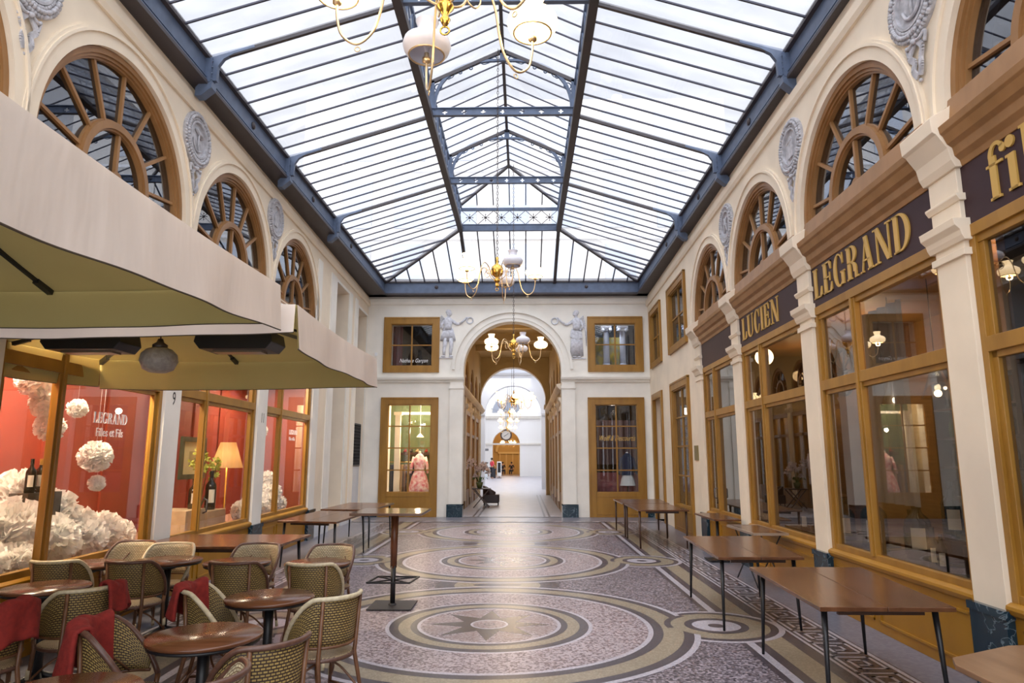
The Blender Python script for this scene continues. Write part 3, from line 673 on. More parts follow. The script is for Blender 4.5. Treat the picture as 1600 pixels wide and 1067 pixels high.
for s in (-1, 1):
    def sx(a, b, z, mi, y0=-4, y1=19.25):
        strip(*sorted((s*a, s*b)), y0, y1, z, mi)
    sx(2.44, 2.50, 2*Z, 3); sx(2.50, 2.58, 2*Z, 5); sx(2.58, 2.68, 2*Z, 3); sx(2.68, 2.92, 2*Z, 4); sx(2.92, 3.06, 2*Z, 3)
    sx(3.06, 3.09, 2*Z, 5); sx(3.09, 3.47, 2*Z, 3); sx(3.47, 3.51, 2*Z, 5); sx(3.51, 3.525, 2*Z, 3)
    # greek key
    w = .030; p = .46
    y = 1.0
    while y < 19.0:
        x0 = 3.13; x1 = 3.43
        segs = [((x0,0),(x0,.40)), ((x0,.40),(x1,.40)), ((x1,.40),(x1,.07)), ((x1,.07),(x0+.075,.07)), ((x0+.075,.07),(x0+.075,.31)), ((x0+.075,.31),(x1-.09,.31)), ((x1-.09,.31),(x1-.09,.16)), ((x1-.09,.16),(x1-.17,.16))]
        for (a, b), (c, d) in segs:
            xa, xb = sorted((a, c)); ya, yb = sorted((b, d))
            xs_ = sorted((s*(xa-w/2), s*(xb+w/2))); strip(xs_[0], xs_[1], y+ya-w/2, y+yb+w/2, 3*Z, 5)
        y += p
CY = [-1.56, 3.01, 7.585, 12.155, 16.74]
for cy in CY:
    for s in (-1, 1):
        cx = s*2.40
        annul(cx, cy, 0, .68, 3*Z, 5); annul(cx, cy, .47, .62, 3.4*Z, 3, 64); annul(cx, cy, .33, .54, 3.8*Z, 4, 64); annul(cx, cy, .25, .33, 4.2*Z, 3, 64); disc(cx, cy, .25, 4.6*Z, 5, 48); disc(cx, cy, .085, 5*Z, 3, 32)
for a, b in zip(CY, CY[1:]):
    cy = (a+b)/2
    for s in (-1, 1): annul(s*.35, cy, 0, .52, 3*Z, 3, 48)
    annul(0, cy, 0, .60, 3.5*Z, 4, 48); m.cm = 3; m.poly([(.34*cos(t)*1.0, cy+.11*sin(t), 4.5*Z) for t in [2*pi*i/32 for i in range(32)]])
for cy in CY:
    if cy+2.2 > 19.2: pass
    annul(0, cy, 1.6, 2.17, 5.5*Z, 5, 120); annul(0, cy, 1.6, 2.11, 6*Z, 3, 120); annul(0, cy, 1.6, 2.01, 6.5*Z, 4, 120); annul(0, cy, 1.6, 1.81, 7*Z, 3, 120)
    for s in (-1, 1):      # beige band of the small ring weaves over the large one
        cx = s*2.40; a0 = pi if s > 0 else 0
        annul(cx, cy, .33, .47, 7.5*Z, 4, 24, a0-1.05, a0+1.05); annul(cx, cy, .47, .54, 7.5*Z, 3, 24, a0-1.05, a0+.2)
        annul(cx, cy, .25, .33, 8*Z, 3, 64)
    disc(0, cy, 1.71, 8*Z, 5, 120); disc(0, cy, 1.66, 8.5*Z, 2, 120)
    disc(0, cy, 1.09, 9*Z, 5, 96); disc(0, cy, 1.05, 9.5*Z, 3, 96); disc(0, cy, .955, 10*Z, 4, 96); disc(0, cy, .83, 10.5*Z, 3, 96); disc(0, cy, .76, 11*Z, 5, 96); disc(0, cy, .725, 11.3*Z, 2, 96)
    for k in range(8):     # rose panels between the star points
        a = 2*pi*(k+.5)/8 + pi/2
        m.cm = 6; m.poly([(.30*cos(a), cy+.30*sin(a), 11.5*Z)] + [(.69*cos(a+t), cy+.69*sin(a+t), 11.5*Z) for t in (-.30,-.15,0,.15,.30)])
    st = []
    for k in range(16):
        r = .66 if k % 2 == 0 else .30; a = pi/2 + 2*pi*k/16; st.append((r*cos(a), cy+r*sin(a), 12*Z))
    m.cm = 7
    for k in range(16): m.poly([(0,cy,12*Z), st[k], st[(k+1)%16]])
    disc(0, cy, .20, 12.5*Z, 5, 40); disc(0, cy, .175, 13*Z, 6, 40); annul(0, cy, .045, .06, 13.5*Z, 3, 24)
# dashed threshold band in front of the end wall
strip(-4.4, 4.3, 19.22, 19.28, 13*Z, 3); strip(-4.4, 4.3, 19.28, 19.55, 13*Z, 5); strip(-4.4, 4.3, 19.55, 19.60, 13*Z, 3)
x = -4.3
while x < 4.2:
    for j in range(4):
        m.cm = 3; q = x+j*.075; m.poly([(q,19.30,14*Z),(q+.04,19.30,14*Z),(q+.14,19.53,14*Z),(q+.10,19.53,14*Z)])
    x += .52
# pale gallery floor beyond the arch
m.cm = 8; m.poly([(-1.9,YE-.05,15*Z),(1.9,YE-.05,15*Z),(3.4,78,15*Z),(-3.6,78,15*Z)])
for x in (-1.15,-1.0,1.0,1.15): m.cm = 3; m.poly([(x-.03,YE,16*Z),(x+.03,YE,16*Z),(x+.03,33,16*Z),(x-.03,33,16*Z)])
m.build('floor', FM, kind='structure', recalc=False, label='mosaic floor of star medallions, rings and key borders', cat='floor')
# ---------------------------------------------------------------- glass roof
YT = [-.9, 2.24, 5.37, 8.50, 11.65, 14.80, 17.92]
XE = 3.96; ZE = 7.20; XL = 1.36; ZL = 8.02; ZT = 8.72; ZR = 9.36; Y0 = -3.0; YH = 17.92; YB = 20.57; YRH = 16.75
m = MB()
for s in (-1, 1):
    m.poly([(s*XE,Y0,ZE),(s*XL,Y0,ZL),(s*XL,YH,ZL),(s*XE,YB,ZE)])
    m.poly([(s*XL,Y0,ZT),(0,Y0,ZR),(0,YRH,ZR),(s*XL,YH,ZT)])
m.poly([(-XE,YB,ZE),(XE,YB,ZE),(XL,YH,ZL),(-XL,YH,ZL)])
m.poly([(-XL,YH,ZT),(XL,YH,ZT),(0,YRH,ZR)])
ceil_ = m.build('ceiling', ROOFG, kind='structure', label='pitched glass roof over the court', cat='glass roof', recalc=False)
m = MB()
y = Y0
step = 3.13/8; k = 0; ys = []
for a, b in zip(YT, YT[1:]):
    for i in range(1, 8): ys.append(a+(b-a)*i/8)
for y in ys:
    for s in (-1, 1):
        m.beam((s*XE,y,ZE-.01),(s*XL,y,ZL-.01), .024, .026)
        xe = XL; 
        if y <= YRH: m.beam((s*XL,y,ZT-.01),(0,y,ZR-.01), .020, .024)
        else:
            t = (y-YRH)/(YH-YRH); m.beam((s*XL,y,ZT-.01),(s*XL*t,y,ZR-(ZR-ZT)*t-.01), .024, .04)
for i in range(1, 6):
    y = YH+(YB-YH)*i/6; t = (y-YH)/(YB-YH)
    for s in (-1, 1): m.beam((s*XE,y,ZE-.01),(s*(XL+(XE-XL)*t),y,ZL-(ZL-ZE)*t-.01), .028, .05)
for i in range(-8, 9):
    x = i*.452
    if abs(x) > XE-.1: continue
    t = 1 if abs(x) <= XL else 1-(abs(x)-XL)/(XE-XL)
    if abs(abs(x)-XL) > .05: m.beam((x,YB,ZE-.01),(x,YB-(YB-YH)*t,ZE+(ZL-ZE)*t-.01), .032, .05, up=(0,0,1))
    if abs(x) < XL-.1:
        t = 1-abs(x)/XL; m.beam((x,YH,ZT-.01),(x,YH-(YH-YRH)*t,ZT+(ZR-ZT)*t-.01), .028, .04)
m.build('glazing_bars', RAFT, ceil_)
m = MB()
m.beam((0,Y0,ZR-.03),(0,YRH,ZR-.03), .06, .10)
for s in (-1, 1):
    m.beam((s*XE,YB,ZE),(s*XL,YH,ZL), .07, .10); m.beam((s*XL,YB,ZE-.02),(s*XL,YH,ZL), .09, .12); m.beam((s*XL,YH,ZT),(0,YRH,ZR-.02), .05, .08)
    m.beam((s*XL,Y0,ZL-.02),(s*XL,YH+.04,ZL-.02), .13, .13); m.beam((s*(XL+.01),Y0,ZT),(s*(XL+.01),YH,ZT), .05, .05)
m.build('ridge_and_hip_beams', STEELD, ceil_)
m = MB()
for s in (-1, 1):      # upright sides of the lantern
    m.poly([(s*(XL+.03),Y0,ZL),(s*(XL+.03),YH,ZL),(s*(XL+.03),YH,ZT),(s*(XL+.03),Y0,ZT)])
m.poly([(-XL,YH+.03,ZL),(XL,YH+.03,ZL),(XL,YH+.03,ZT),(-XL,YH+.03,ZT)])
m.build('lantern_glass', ROOFG, ceil_, recalc=False)
m = MB()
for s in (-1, 1):      # lattice along the lantern
    for a, b in zip(YT, YT[1:]):
        for i in range(6):
            ya = a+(b-a)*i/6; yb = a+(b-a)*(i+1)/6; x = s*(XL-.01)
            m.beam((x,ya,ZL+.06),(x,yb,ZT-.10), .014, .022, up=(1,0,0)); m.beam((x,yb,ZL+.06),(x,ya,ZT-.10), .014, .022, up=(1,0,0))
            m.beam((x,ya,ZL),(x,ya,ZT), .018, .03, up=(1,0,0))
    m.beam((s*(XL-.01),Y0,ZT-.08),(s*(XL-.01),YH,ZT-.08), .04, .05)
m.build('lantern_lattice', STEEL, ceil_)
m = MB()
for s in (-1, 1):
    a, b = sorted((s*3.98, s*4.03)); m.box(a, b, Y0, YB+.05, 6.84, 7.20)
    a, b = sorted((s*3.945, s*3.985)); m.box(a, b, Y0, YB, 6.84, 6.865)
    m.box(a, b, Y0, YB, 6.885, 6.90)
m.box(-4.0, 4.0, YB, YB+.05, 6.84, 7.20); m.box(-3.98, 3.98, YB-.03, YB+.01, 6.84, 6.865)
m.build('eave_beam', STEEL, ceil_)
m = MB()
for s in (-1, 1):
    a, b = sorted((s*3.935, s*4.62)); m.box(a, b, Y0, YB+.4, 6.79, 6.84)
    a, b = sorted((s*3.92, s*3.99)); m.box(a, b, Y0, YB, 7.17, 7.235)
    a, b = sorted((s*3.98, s*4.9)); m.box(a, b, Y0, YB+.6, 7.235, 7.30)
m.box(-4.5, 4.5, YB-.045, YE+.2, 6.79, 6.84); m.box(-3.98, 3.98, YB-.04, YB+.03, 7.17, 7.235); m.box(-4.9, 4.9, YB, YE+.9, 7.235, 7.30)
m.build('gutter_flange', STEELD, ceil_)
def rosette(m, p, ax):
    if ax == 'x': m.lathe([(.0,0),(.055,0),(.055,.02),(.02,.03),(0,.045)], p, 12, axis='x')
    else: m.lathe([(.0,0),(.055,0),(.055,-.02),(.02,-.03),(0,-.045)], p, 12, axis='y')
m = MB()
for a, b in zip(YT, YT[1:]):
    for s in (-1, 1):
        m.lathe([(.06,0),(.06,-s*.02),(.02,-s*.035),(0,-s*.04)], (s*3.98,(a+b)/2,7.03), 12, axis='x'); m.ring
for x in (-2.35, 2.35): rosette(m, (x, YB, 7.03), 'y')
m.build('rosettes', STEELD, ceil_)

TR0 = None
def truss(y, k):
    root = empty('trim_truss_%d' % k, (0, y, ZL), 'slate blue iron truss %d from the camera across the glass roof' % k, 'roof truss', kind='structure')
    m = MB()
    for s in (-1, 1):
        m.beam((s*XE,y,ZE-.02),(s*(XL+.03),y,ZL-.02), .05, .07)
    m.build('main_rafter', STEELD, root)
    for s in (-1, 1):
        m = MB()   # curved gusset and wall bracket
        pts = [(s*3.97,7.14),(s*3.97,7.24),(s*3.35,7.40),(s*3.34,7.36),(s*3.62,7.27),(s*3.76,7.19),(s*3.83,7.08),(s*3.84,6.86),(s*3.97,6.86)]
        mm = MB(lambda a, b, c: (a, y+c, b)); mm.slab(pts, -.03, .03)
        mm.slab([(s*3.88,6.84),(s*4.02,6.84),(s*4.10,6.74),(s*4.10,6.62),(s*4.02,6.62),(s*3.88,6.74)], -.07, .07)
        mm.box(min(s*3.90,s*3.99), max(s*3.90,s*3.99), 6.82, 7.18, -.08, .08)
        for dz in (0, .09, .18, .27):
            for dy in (-.07, .07): mm.ball((s*3.90, 6.87+dz, dy*.7), .014, 6, 4)
        mm.build('bracket', STEEL, root)
    # bottom chord pierced by quatrefoils
    m = MB(lambda a, b, c: (a, y+c, b)); hs = []
    for i in range(7):
        u = -1.08+.36*i
        hs += [('r', u-.046, u-.016, 8.074, 8.106), ('r', u-.016, u+.016, 8.044, 8.136), ('r', u+.016, u+.046, 8.074, 8.106)]
    holed_wall(m, -XL+.04, XL-.04, 8.03, 8.155, hs, depth=.02, n=.01)
    holed_wall(m, -XL+.04, XL-.04, 8.03, 8.155, hs, n=-.01, reveal=False)
    m.box(-XL+.04, XL-.04, 8.015, 8.032, -.04, .04); m.box(-XL+.04, XL-.04, 8.155, 8.172, -.04, .04)
    m.build('pierced_chord', STEEL, root, recalc=False)
    m = MB(lambda a, b, c: (a, y+c, b))
    pts = []
    for i in range(25):
        a = pi*i/24; c_, s_ = cos(a), sin(a); pts.append((1.30*(abs(c_)**.8)*(1 if c_ > 0 else -1), 8.17+.99*(abs(s_)**.85)))
    lo = [(x*.965, z-.045) for x, z in pts]
    for i in range(24): m.slab([pts[i], pts[i+1], lo[i+1], lo[i]], -.025, .025)
    for s in (-1, 1):
        m.box(min(s*1.28,s*1.35), max(s*1.28,s*1.35), 8.17, 8.72, -.03, .03)
    m.build('arched_rib', STEEL, root)
    m = MB()
    for s in (-1, 1): m.beam((s*XL,y,ZT-.03),(0,y,ZR-.03), .06, .07)
    m.build('lantern_rafter', STEELD, root)
    m = MB(); q = .012
    for s in (-1, 1):
        for cx, cz, r in ((1.21,8.60,.065),(1.26,8.46,.035),(.16,9.16,.055),(.60,8.985,.028),(.80,8.90,.028),(1.02,8.80,.035)):
            m.tube([(s*cx+r*cos(2*pi*i/14), y, cz+r*sin(2*pi*i/14)) for i in range(14)], q, 5, closed=True)
        m.tube(bez([(s*.12,y,9.20),(s*.20,y,9.22),(s*.23,y,9.14),(s*.30,y,9.11),(s*.36,y,9.15),(s*.33,y,9.19)], 5), q*.8, 5)
        m.tube(bez([(s*.24,y,9.10),(s*.36,y,9.06),(s*.46,y,9.11),(s*.54,y,9.03)], 5), q*.8, 5)
        m.tube(bez([(s*.86,y,8.95),(s*.96,y,8.79),(s*1.08,y,8.82),(s*1.14,y,8.68)], 5), q*.8, 5)
    m.box(-.055, .055, y-.03, y+.03, 9.12, 9.33)
    m.build('scrollwork', STEEL, root)
for k, y in enumerate(YT[2:6]): truss(y, k+1)
root = empty('trim_truss_end', (0, YH, ZL), 'blue frieze of crossed bars closing the far end of the roof lantern', 'roof truss', kind='structure')
m = MB(); m.box(-XL, XL, YH-.04, YH+.02, 7.955, 8.115); m.box(-XL, XL, YH-.06, YH+.02, 7.94, 7.96); m.box(-XL, XL, YH-.06, YH+.02, 8.11, 8.13); m.box(-XL, XL, YH-.03, YH+.02, 8.53, 8.615)
m.build('beams', STEEL, root)
m = MB(); wv = (2*XL-.06)/6
for i in range(6):
    a = -XL+.03+wv*i; b = a+wv; c = (a+b)/2; z0, z1, zc = 8.13, 8.53, 8.33
    m.beam((a,YH-.02,z0),(b,YH-.02,z1), .014, .014); m.beam((b,YH-.02,z0),(a,YH-.02,z1), .014, .014)
    m.ball((c,YH-.025,zc), .035, 8, 6)
    for dx, dz in ((.09,0),(-.09,0),(0,.09),(0,-.09)): m.beam((c,YH-.025,zc),(c+dx,YH-.025,zc+dz), .012, .012, up=(0,1,0)); m.ball((c+dx,YH-.025,zc+dz), .017, 6, 4)
m.build('crossed_bars', STEELD, root)
# pale house rising behind the far end of the roof
h = empty('neighbouring_house', (0, 27, 6.76), 'pale stone house seen through the far end of the glass roof', 'building')
m = MB(); m.box(-9, 9, 27, 28, 6.76, 17); m.build('facade', mat('pale_stone_facade', (.68,.64,.58), .8, vary=.06, scale=1), h)
m = MB()
for z in (8.3, 11.2, 14.2): m.box(-9, 9, 26.88, 27.02, z-.5, z-.38)
m.build('string_courses', WHITE, h)
for z in (8.4, 11.3, 14.3):
    for x in (-6.6, -4.4, -2.2, 0, 2.2, 4.4, 6.6):
        m = MB(); m.box(x-.62, x+.62, 26.93, 27.01, z-.08, z+2.1); m.build('window', mat('blue_grey_pane', (.47,.52,.60), .25), h)

# ---------------------------------------------------------------- chandeliers
def make_chandelier(lit, label, loc, ztop, rot, cage=True):
    root = empty('chandelier', (0,0,0), label, 'chandelier')
    m = MB()
    m.lathe([(.012,.26),(.03,.24),(.02,.20),(.035,.17),(.018,.14),(.05,.115),(.10,.07),(.112,0),(.10,-.06),(.05,-.11),(.025,-.13),(.05,-.155),(.055,-.18),(.03,-.21),(.02,-.24),(.035,-.26),(.02,-.29),(.008,-.31)], (0,0,0), 20)
    m.tube([(.028*cos(2*pi*i/12), 0, -.335+.028*sin(2*pi*i/12)) for i in range(12)], .006, 6, closed=True)
    m.build('body', BRASS, root)
    m = MB(); z = .26; i = 0; H = ztop-loc[2]
    while z < H:       # chain links, alternately turned
        c = [(.016*cos(2*pi*k/8), 0, z+.035+.035*sin(2*pi*k/8)) for k in range(8)]
        if i % 2: c = [(0, p[0], p[2]) for p in c]
        m.tube(c, .0055, 4, closed=True); z += .058; i += 1
    m.build('chain', CHAIN, root)
    for k in range(5):
        a = rot+2*pi*k/5; d = Vector((sin(a), -cos(a), 0))
        P = lambda r, z: d*r+Vector((0,0,z))
        m = MB()
        m.tube(bez([P(.04,-.16),P(.13,-.10),P(.20,.05),P(.30,.10),(P(.37,-.02)),P(.405,-.20),P(.45,-.34),P(.545,-.42),P(.64,-.36),P(.675,-.24),P(.68,-.14)], 6), .0085, 7)
        m.tube(bez([P(.21,.05),P(.26,-.02),P(.22,-.09),P(.16,-.06),P(.17,.0),P(.21,-.02)], 4), .006, 5)
        m.lathe([(.01,-.15),(.03,-.14),(.032,-.11),(.018,-.095),(.018,-.07)], tuple(d*.68), 10)
        q = P(.54,-.455); m.tube([tuple(q+Vector((d.x*.016*cos(t), d.y*.016*cos(t), .016*sin(t)))) for t in [2*pi*i/10 for i in range(10)]], .004, 5, closed=True)
        arm = m.build('arm', BRASSP, root)
        on = k in lit
        m = MB(); c = tuple(d*.68)
        m.lathe([(.125,-.085),(.16,-.055),(.175,-.01),(.165,.03),(.12,.065),(.075,.085),(.062,.10),(.072,.15),(.085,.18)], c, 24, cap=False)
        sh = m.build('lamp_shade', SHADE_ON if on else SHADE_OFF, arm, recalc=False)
        m = MB(); m.tube([(c[0]+.128*cos(2*pi*i/24), c[1]+.128*sin(2*pi*i/24), -.086) for i in range(24)], .007, 5, closed=True); m.build('rim', BRASSP, sh) if False else m.build('rim', BRASSP, arm)
        m = MB(); m.lathe([(.012,-.08),(.016,-.05),(.03,-.01),(.028,.02),(0,.04)], c, 10); m.build('bulb', BULB if on else SHADE_OFF, arm)
        if on: lamp('lamp_light', 'POINT', Vector(loc)+d*.68+Vector((0,0,-.12)), 5, WARM, .05)
    root.location = loc
    return root
g = 'brass chandeliers hung down the middle of the court'
c = make_chandelier([0,1,2,4], 'brass chandelier cut off by the top of the picture, one lamp unlit', (-.17,4.25,5.05), 5.05+4.25/1.12, R(-18)); c.scale = (1.12,1.12,1.12); c['group'] = g
c = make_chandelier([1,3,4], 'brass chandelier in the middle of the court with one grey unlit shade', (-.09,11.6,5.02), 9.3, R(25)); c['group'] = g
c = make_chandelier([1,3,4], 'brass chandelier hanging just in front of the great arch', (.13,16.7,4.56), 9.3, R(20)); c['group'] = g
c = make_chandelier([0,1,2,3,4], 'brass chandelier with all lamps lit, first beyond the great arch', (.0,26,4.05), 6.6, R(10)); c['group'] = 'lit chandeliers in the gallery beyond the arch'
# ---------------------------------------------------------------- gallery beyond the arch
YP = 33.0
PR = lambda y, z, n: Vector((1.62-n, y, z)); PL = lambda y, z, n: Vector((-1.70+n, y, z))
for nm, mp in (('right', PR), ('left', PL)):
    m = MB(mp); cs = [YE+.42+1.0+2.45*i for i in range(5)]
    cs = [22.55, 24.95, 27.35, 29.75, 32.1]; hs = [('a', c, .95, 4.1, 4.35) for c in cs] + [('r', c-1.0, c+1.0, 0, 3.45) for c in cs if c < 31] 
    holed_wall(m, YE+.4, YP, 0, 6.7, hs, depth=.2)
    m.build('wall_passage_%s' % nm, mat('ochre_passage_plaster', (.50,.36,.16), .7, vary=.06, scale=1.5), kind='structure', recalc=False, label='%s wall of the passage beyond the arch' % nm, cat='wall')
    m = MB(mp); m.poly([(YE+.4,0,-.7),(YP,0,-.7),(YP,6.7,-.7),(YE+.4,6.7,-.7)]); m.poly([(YE+.42,0,-.7),(YE+.42,6.7,-.7),(YE+.42,6.7,-.2),(YE+.42,0,-.2)]); m.poly([(YE+.4,3.9,-.2),(YP,3.9,-.2),(YP,3.9,-.7),(YE+.4,3.9,-.7)])
    m.build('wall_passage_behind_%s' % nm, mat('warm_shop_wall', (.45,.27,.09), .8), kind='structure', recalc=False, label='walls of the shops on the %s of the passage' % nm, cat='wall')
    for k, c in enumerate(cs):
        if c > 31: continue
        root = empty(wnum(), mp(c, 0, 0), 'ochre shopfront %d on the %s of the passage beyond the arch' % (k+1, nm), 'shop window', kind='structure')
        m = MB(mp); 
        for a in (c-1.0, c-.05, c+.9): m.box(a, a+.10, .0, 3.4, -.1, .03)
        m.box(c-1.0, c+1.0, 0, .62, -.1, .02); m.box(c-1.0, c+1.0, 2.55, 2.66, -.1, .03); m.box(c-1.0, c+1.0, 3.3, 3.45, -.1, .04)
        m.build('window_frame', OCHRE, root)
        m = MB(mp); m.box(c-.95, c+.95, .6, 3.35, -.06, -.055); m.build('glass', GLASS, root)
        m = MB(mp); m.ring(c, 4.35, .84, .95, -.2, -.05, seg=20); m.ring(c, 4.35, .38, .46, -.18, -.06, seg=14)
        for i in range(5):
            a = pi*(i+.5)/5; m.beam((c+.42*cos(a),4.35+.42*sin(a),-.12),(c+.86*cos(a),4.35+.86*sin(a),-.12),.03,.03,up=(0,0,1))
        m.box(c-.95, c+.95, 4.08, 4.18, -.2, .0); m.build('fanlight', BROWNW, root)
        m = MB(mp); m.box(c-.92, c+.92, 4.1, 5.25, -.19, -.185); m.build('fanlight_glass', GLASS_U, root)
    m = MB(mp)
    for a in [cs[0]-1.2]+[(p+q)/2 for p, q in zip(cs, cs[1:])]:
        m.box(a-.18, a+.18, .3, 3.5, -.02, .08); m.prof(a-.22, a+.22, [(3.45,0),(3.45,.09),(3.55,.15),(3.62,.15),(3.62,0)])
        m.box(a-.17, a+.17, 3.62, 3.95, -.02, .07)
    m.prof(YE+.4, YP, [(3.86,0),(3.86,.08),(3.94,.16),(4.0,.2),(4.05,.2),(4.08,0)])
    m.build('trim_passage_pilasters_%s' % nm, CREAM, kind='structure', label='pilasters and cornice along the %s of the passage' % nm, cat='pilaster')
m = MB(lambda a, b, c: (a, c, b)); 
m.box(-3, 3, 6.62, 6.75, YE+.4, YP)
for y in (24.0, 26.6, 29.2): m.box(-1.7, 1.62, 6.35, 6.62, y-.12, y+.12)
m.build('ceiling_passage', mat('ochre_ceiling', (.48,.34,.15), .7), kind='structure', label='ochre ceiling of the passage beyond the arch', cat='ceiling')
lamp('passage_fill', 'POINT', (0, 23.5, 5.2), 45, WARM, .3); lamp('passage_fill', 'POINT', (0, 30, 4.6), 40, WARM, .3)  # fill lights without fixtures, added for the warm ochre glow
for s in (-1, 1):
    lamp('shop_lamp', 'AREA', (s*2.03-.04, 26, 3.7), 60, (1,.70,.36), .35, (0,0,0), 8)
EWp = lambda x, z, n: Vector((x, YP-n, z))
m = MB(EWp); AX2 = -.14; AR2 = 1.60; AZ2 = 4.55
holed_wall(m, -4.6, 4.4, 0, 7.2, [('a', AX2, AR2, 0, AZ2)], depth=.5); 
m.ring(AX2, AZ2, AR2, AR2+.3, 0, .05, seg=36)
m.build('wall_second_arch', mat('ochre_passage_plaster', (.5,.36,.16)), kind='structure', recalc=False, label='wall with the second round arch at the end of the passage', cat='wall')
m = MB(EWp); m.ring(AX2, AZ2, AR2-.01, AR2+.02, -.52, .04, seg=36)
for s in (-1, 1):
    a, b = sorted((AX2+s*(AR2-.02), AX2+s*(AR2+.02))); m.box(a, b, 0, AZ2, -.52, .04); a, b = sorted((AX2+s*(AR2-.08), AX2+s*(AR2+.04))); m.box(a, b, 4.1, 4.3, -.55, .1)
m.build('trim_second_arch', CREAM, kind='structure', label='cream lining of the second arch', cat='arch')
m = MB(lambda x, z, n: Vector((x, 39.0-n, z))); holed_wall(m, -4.2, 3.2, 0, 8.6, [('a', -.22, 1.62, 0, 4.25)], depth=.5); m.ring(-.22, 4.25, 1.62, 1.85, 0, .06, seg=36); m.prof(-4.2, -1.84, [(4.15,0),(4.15,.1),(4.28,.14),(4.28,0)]); m.prof(1.4, 3.2, [(4.15,0),(4.15,.1),(4.28,.14),(4.28,0)]); m.prof(-4.2, 3.2, [(6.5,0),(6.5,.08),(6.62,.12),(6.62,0)])
m.build('wall_third_arch', mat('cool_white_plaster', (.70,.72,.78), .8), kind='structure', recalc=False, label='cool white wall with the third round arch, deep in the gallery', cat='wall')
# bright hall, then a long white gallery ending in an arch with a clock
GW = mat('gallery_white_plaster', (.82,.80,.78), .8); YG = 66.0
m = MB()
for s, x0, x1 in ((-1, -3.9, -3.75), (1, 2.35, 2.6)):
    m.poly([(x0,YP+.5,0),(x1,YG,0),(x1,YG,6.4),(x0,YP+.5,6.4)])
m.build('wall_gallery', GW, kind='structure', recalc=False, label='white side walls of the long gallery', cat='wall')
EWg = lambda x, z, n: Vector((x, YG-n, z))
GX = -1.30
m = MB(EWg); holed_wall(m, -3.9, 2.7, 0, 9.5, [('a', GX, 1.32, 0, 3.05)], depth=1.0); m.ring(GX, 3.05, 1.32, 1.62, 0, .08, seg=28)
m.build('wall_gallery_end', GW, kind='structure', recalc=False, label='white end wall of the gallery pierced by an arch', cat='wall')
m = MB(EWg); m.prof(-3.9, 2.7, [(3.0,0),(3.0,.15),(3.15,.2),(3.15,0)]); m.prof(-3.9, 2.7, [(5.5,0),(5.5,.2),(5.75,.35),(5.75,0)])
m.slab([(GX-.0+1.6*cos(pi*i/20), 6.1+1.7*sin(pi*i/20)) for i in range(21)], 0, .03)
m.build('trim_gallery_end', CREAM2, kind='structure', label='cornices of the gallery end wall', cat='cornice')
m = MB(EWg)
for i in range(6):
    a = pi*(i+.5)/6; m.beam((GX,6.1,.06),(GX+1.5*cos(a),6.1+1.5*sin(a),.06),.05,.05,up=(0,0,1))
m.slab([(GX+1.35*cos(pi*i/20), 6.1+1.45*sin(pi*i/20)) for i in range(21)], .03, .05)
m.build('window_lunette', mat('grey_lunette', (.35,.37,.42), .5), kind='structure', label='half round window high at the end of the gallery', cat='window')
for nm, x0, x1, s in (('left', -3.9, -3.75, 1), ('right', 2.35, 2.6, -1)):
    m = MB()
    for k in range(9):
        y = 35.5+3.4*k; x = x0+(x1-x0)*(y-YP)/(YG-YP)
        a, b = sorted((x, x+s*.18)); m.box(a, b, y-.3, y+.3, .45, 4.1); a, b = sorted((x, x+s*.30)); m.box(a, b, y-.42, y+.42, 4.0, 4.2); a, b = sorted((x, x+s*.10)); m.box(a, b, y-.2, y+.2, 4.3, 6.2)
    a, b = sorted((x0, x0+s*.25)); m.box(a, b, YP+.5, YG, 4.2, 4.32); m.box(a, b, YP+.5, YG, 6.2, 6.4)
    m.build('trim_gallery_pilasters_%s' % nm, GW, kind='structure', label='white pilasters along the %s of the long gallery' % nm, cat='pilaster')
    m = MB()
    for k in range(9):
        y = 35.5+3.4*k; x = x0+(x1-x0)*(y-YP)/(YG-YP); a, b = sorted((x, x+s*.22)); m.box(a, b, y-.34, y+.34, 0, .5)
    m.build('baseboard_gallery_%s' % nm, MARB, kind='structure', label='dark marble plinths along the %s of the gallery' % nm, cat='plinth')
m = MB(); m.poly([(-3.9,YP+.5,6.4),(-3.9,YG,6.4),(-.7,YG,8.6),(-.7,YP+.5,8.6)]); m.poly([(2.6,YP+.5,6.4),(2.6,YG,6.4),(-.7,YG,8.6),(-.7,YP+.5,8.6)])
m.build('ceiling_gallery', glassmat('frosted_roof_glass', (.85,.88,.93), 0, milk=.6, milkcol=(.8,.84,.9)), kind='structure', recalc=False, label='glass roof of the long white gallery', cat='glass roof')
lamp('gallery_fill', 'AREA', (-.7, 48, 6.3), 420, (1,.97,.93), 3, (0,0,0), 26)  # added fill that makes the gallery bright; no fixture there
# dim yellow hall behind the last arch
m = MB()
m.poly([(-3.4,YG+9,0),(1.2,YG+9,0),(1.2,YG+9,6),(-3.4,YG+9,6)]); m.poly([(-3.4,YG+1,0),(-3.4,YG+9,0),(-3.4,YG+9,6),(-3.4,YG+1,6)]); m.poly([(1.2,YG+1,0),(1.2,YG+9,0),(1.2,YG+9,6),(1.2,YG+1,6)]); m.poly([(-3.4,YG+1,6),(1.2,YG+1,6),(1.2,YG+9,6),(-3.4,YG+9,6)])
m.build('wall_far_hall', mat('yellow_hall_plaster', (.62,.42,.16), .7), kind='structure', recalc=False, label='yellow walls of the dim hall at the very end', cat='wall')
m = MB(lambda x, z, n: (x, YG+8.9-n, z)); m.ring(-1.2, 2.4, 1.25, 1.5, 0, .2, seg=20); m.box(-2.4, 0, 2.2, 2.4, 0, .2)
for x in (-2.2, -1.5, -.8, -.1): m.box(x-.06, x+.06, 0, 2.3, 0, .15)
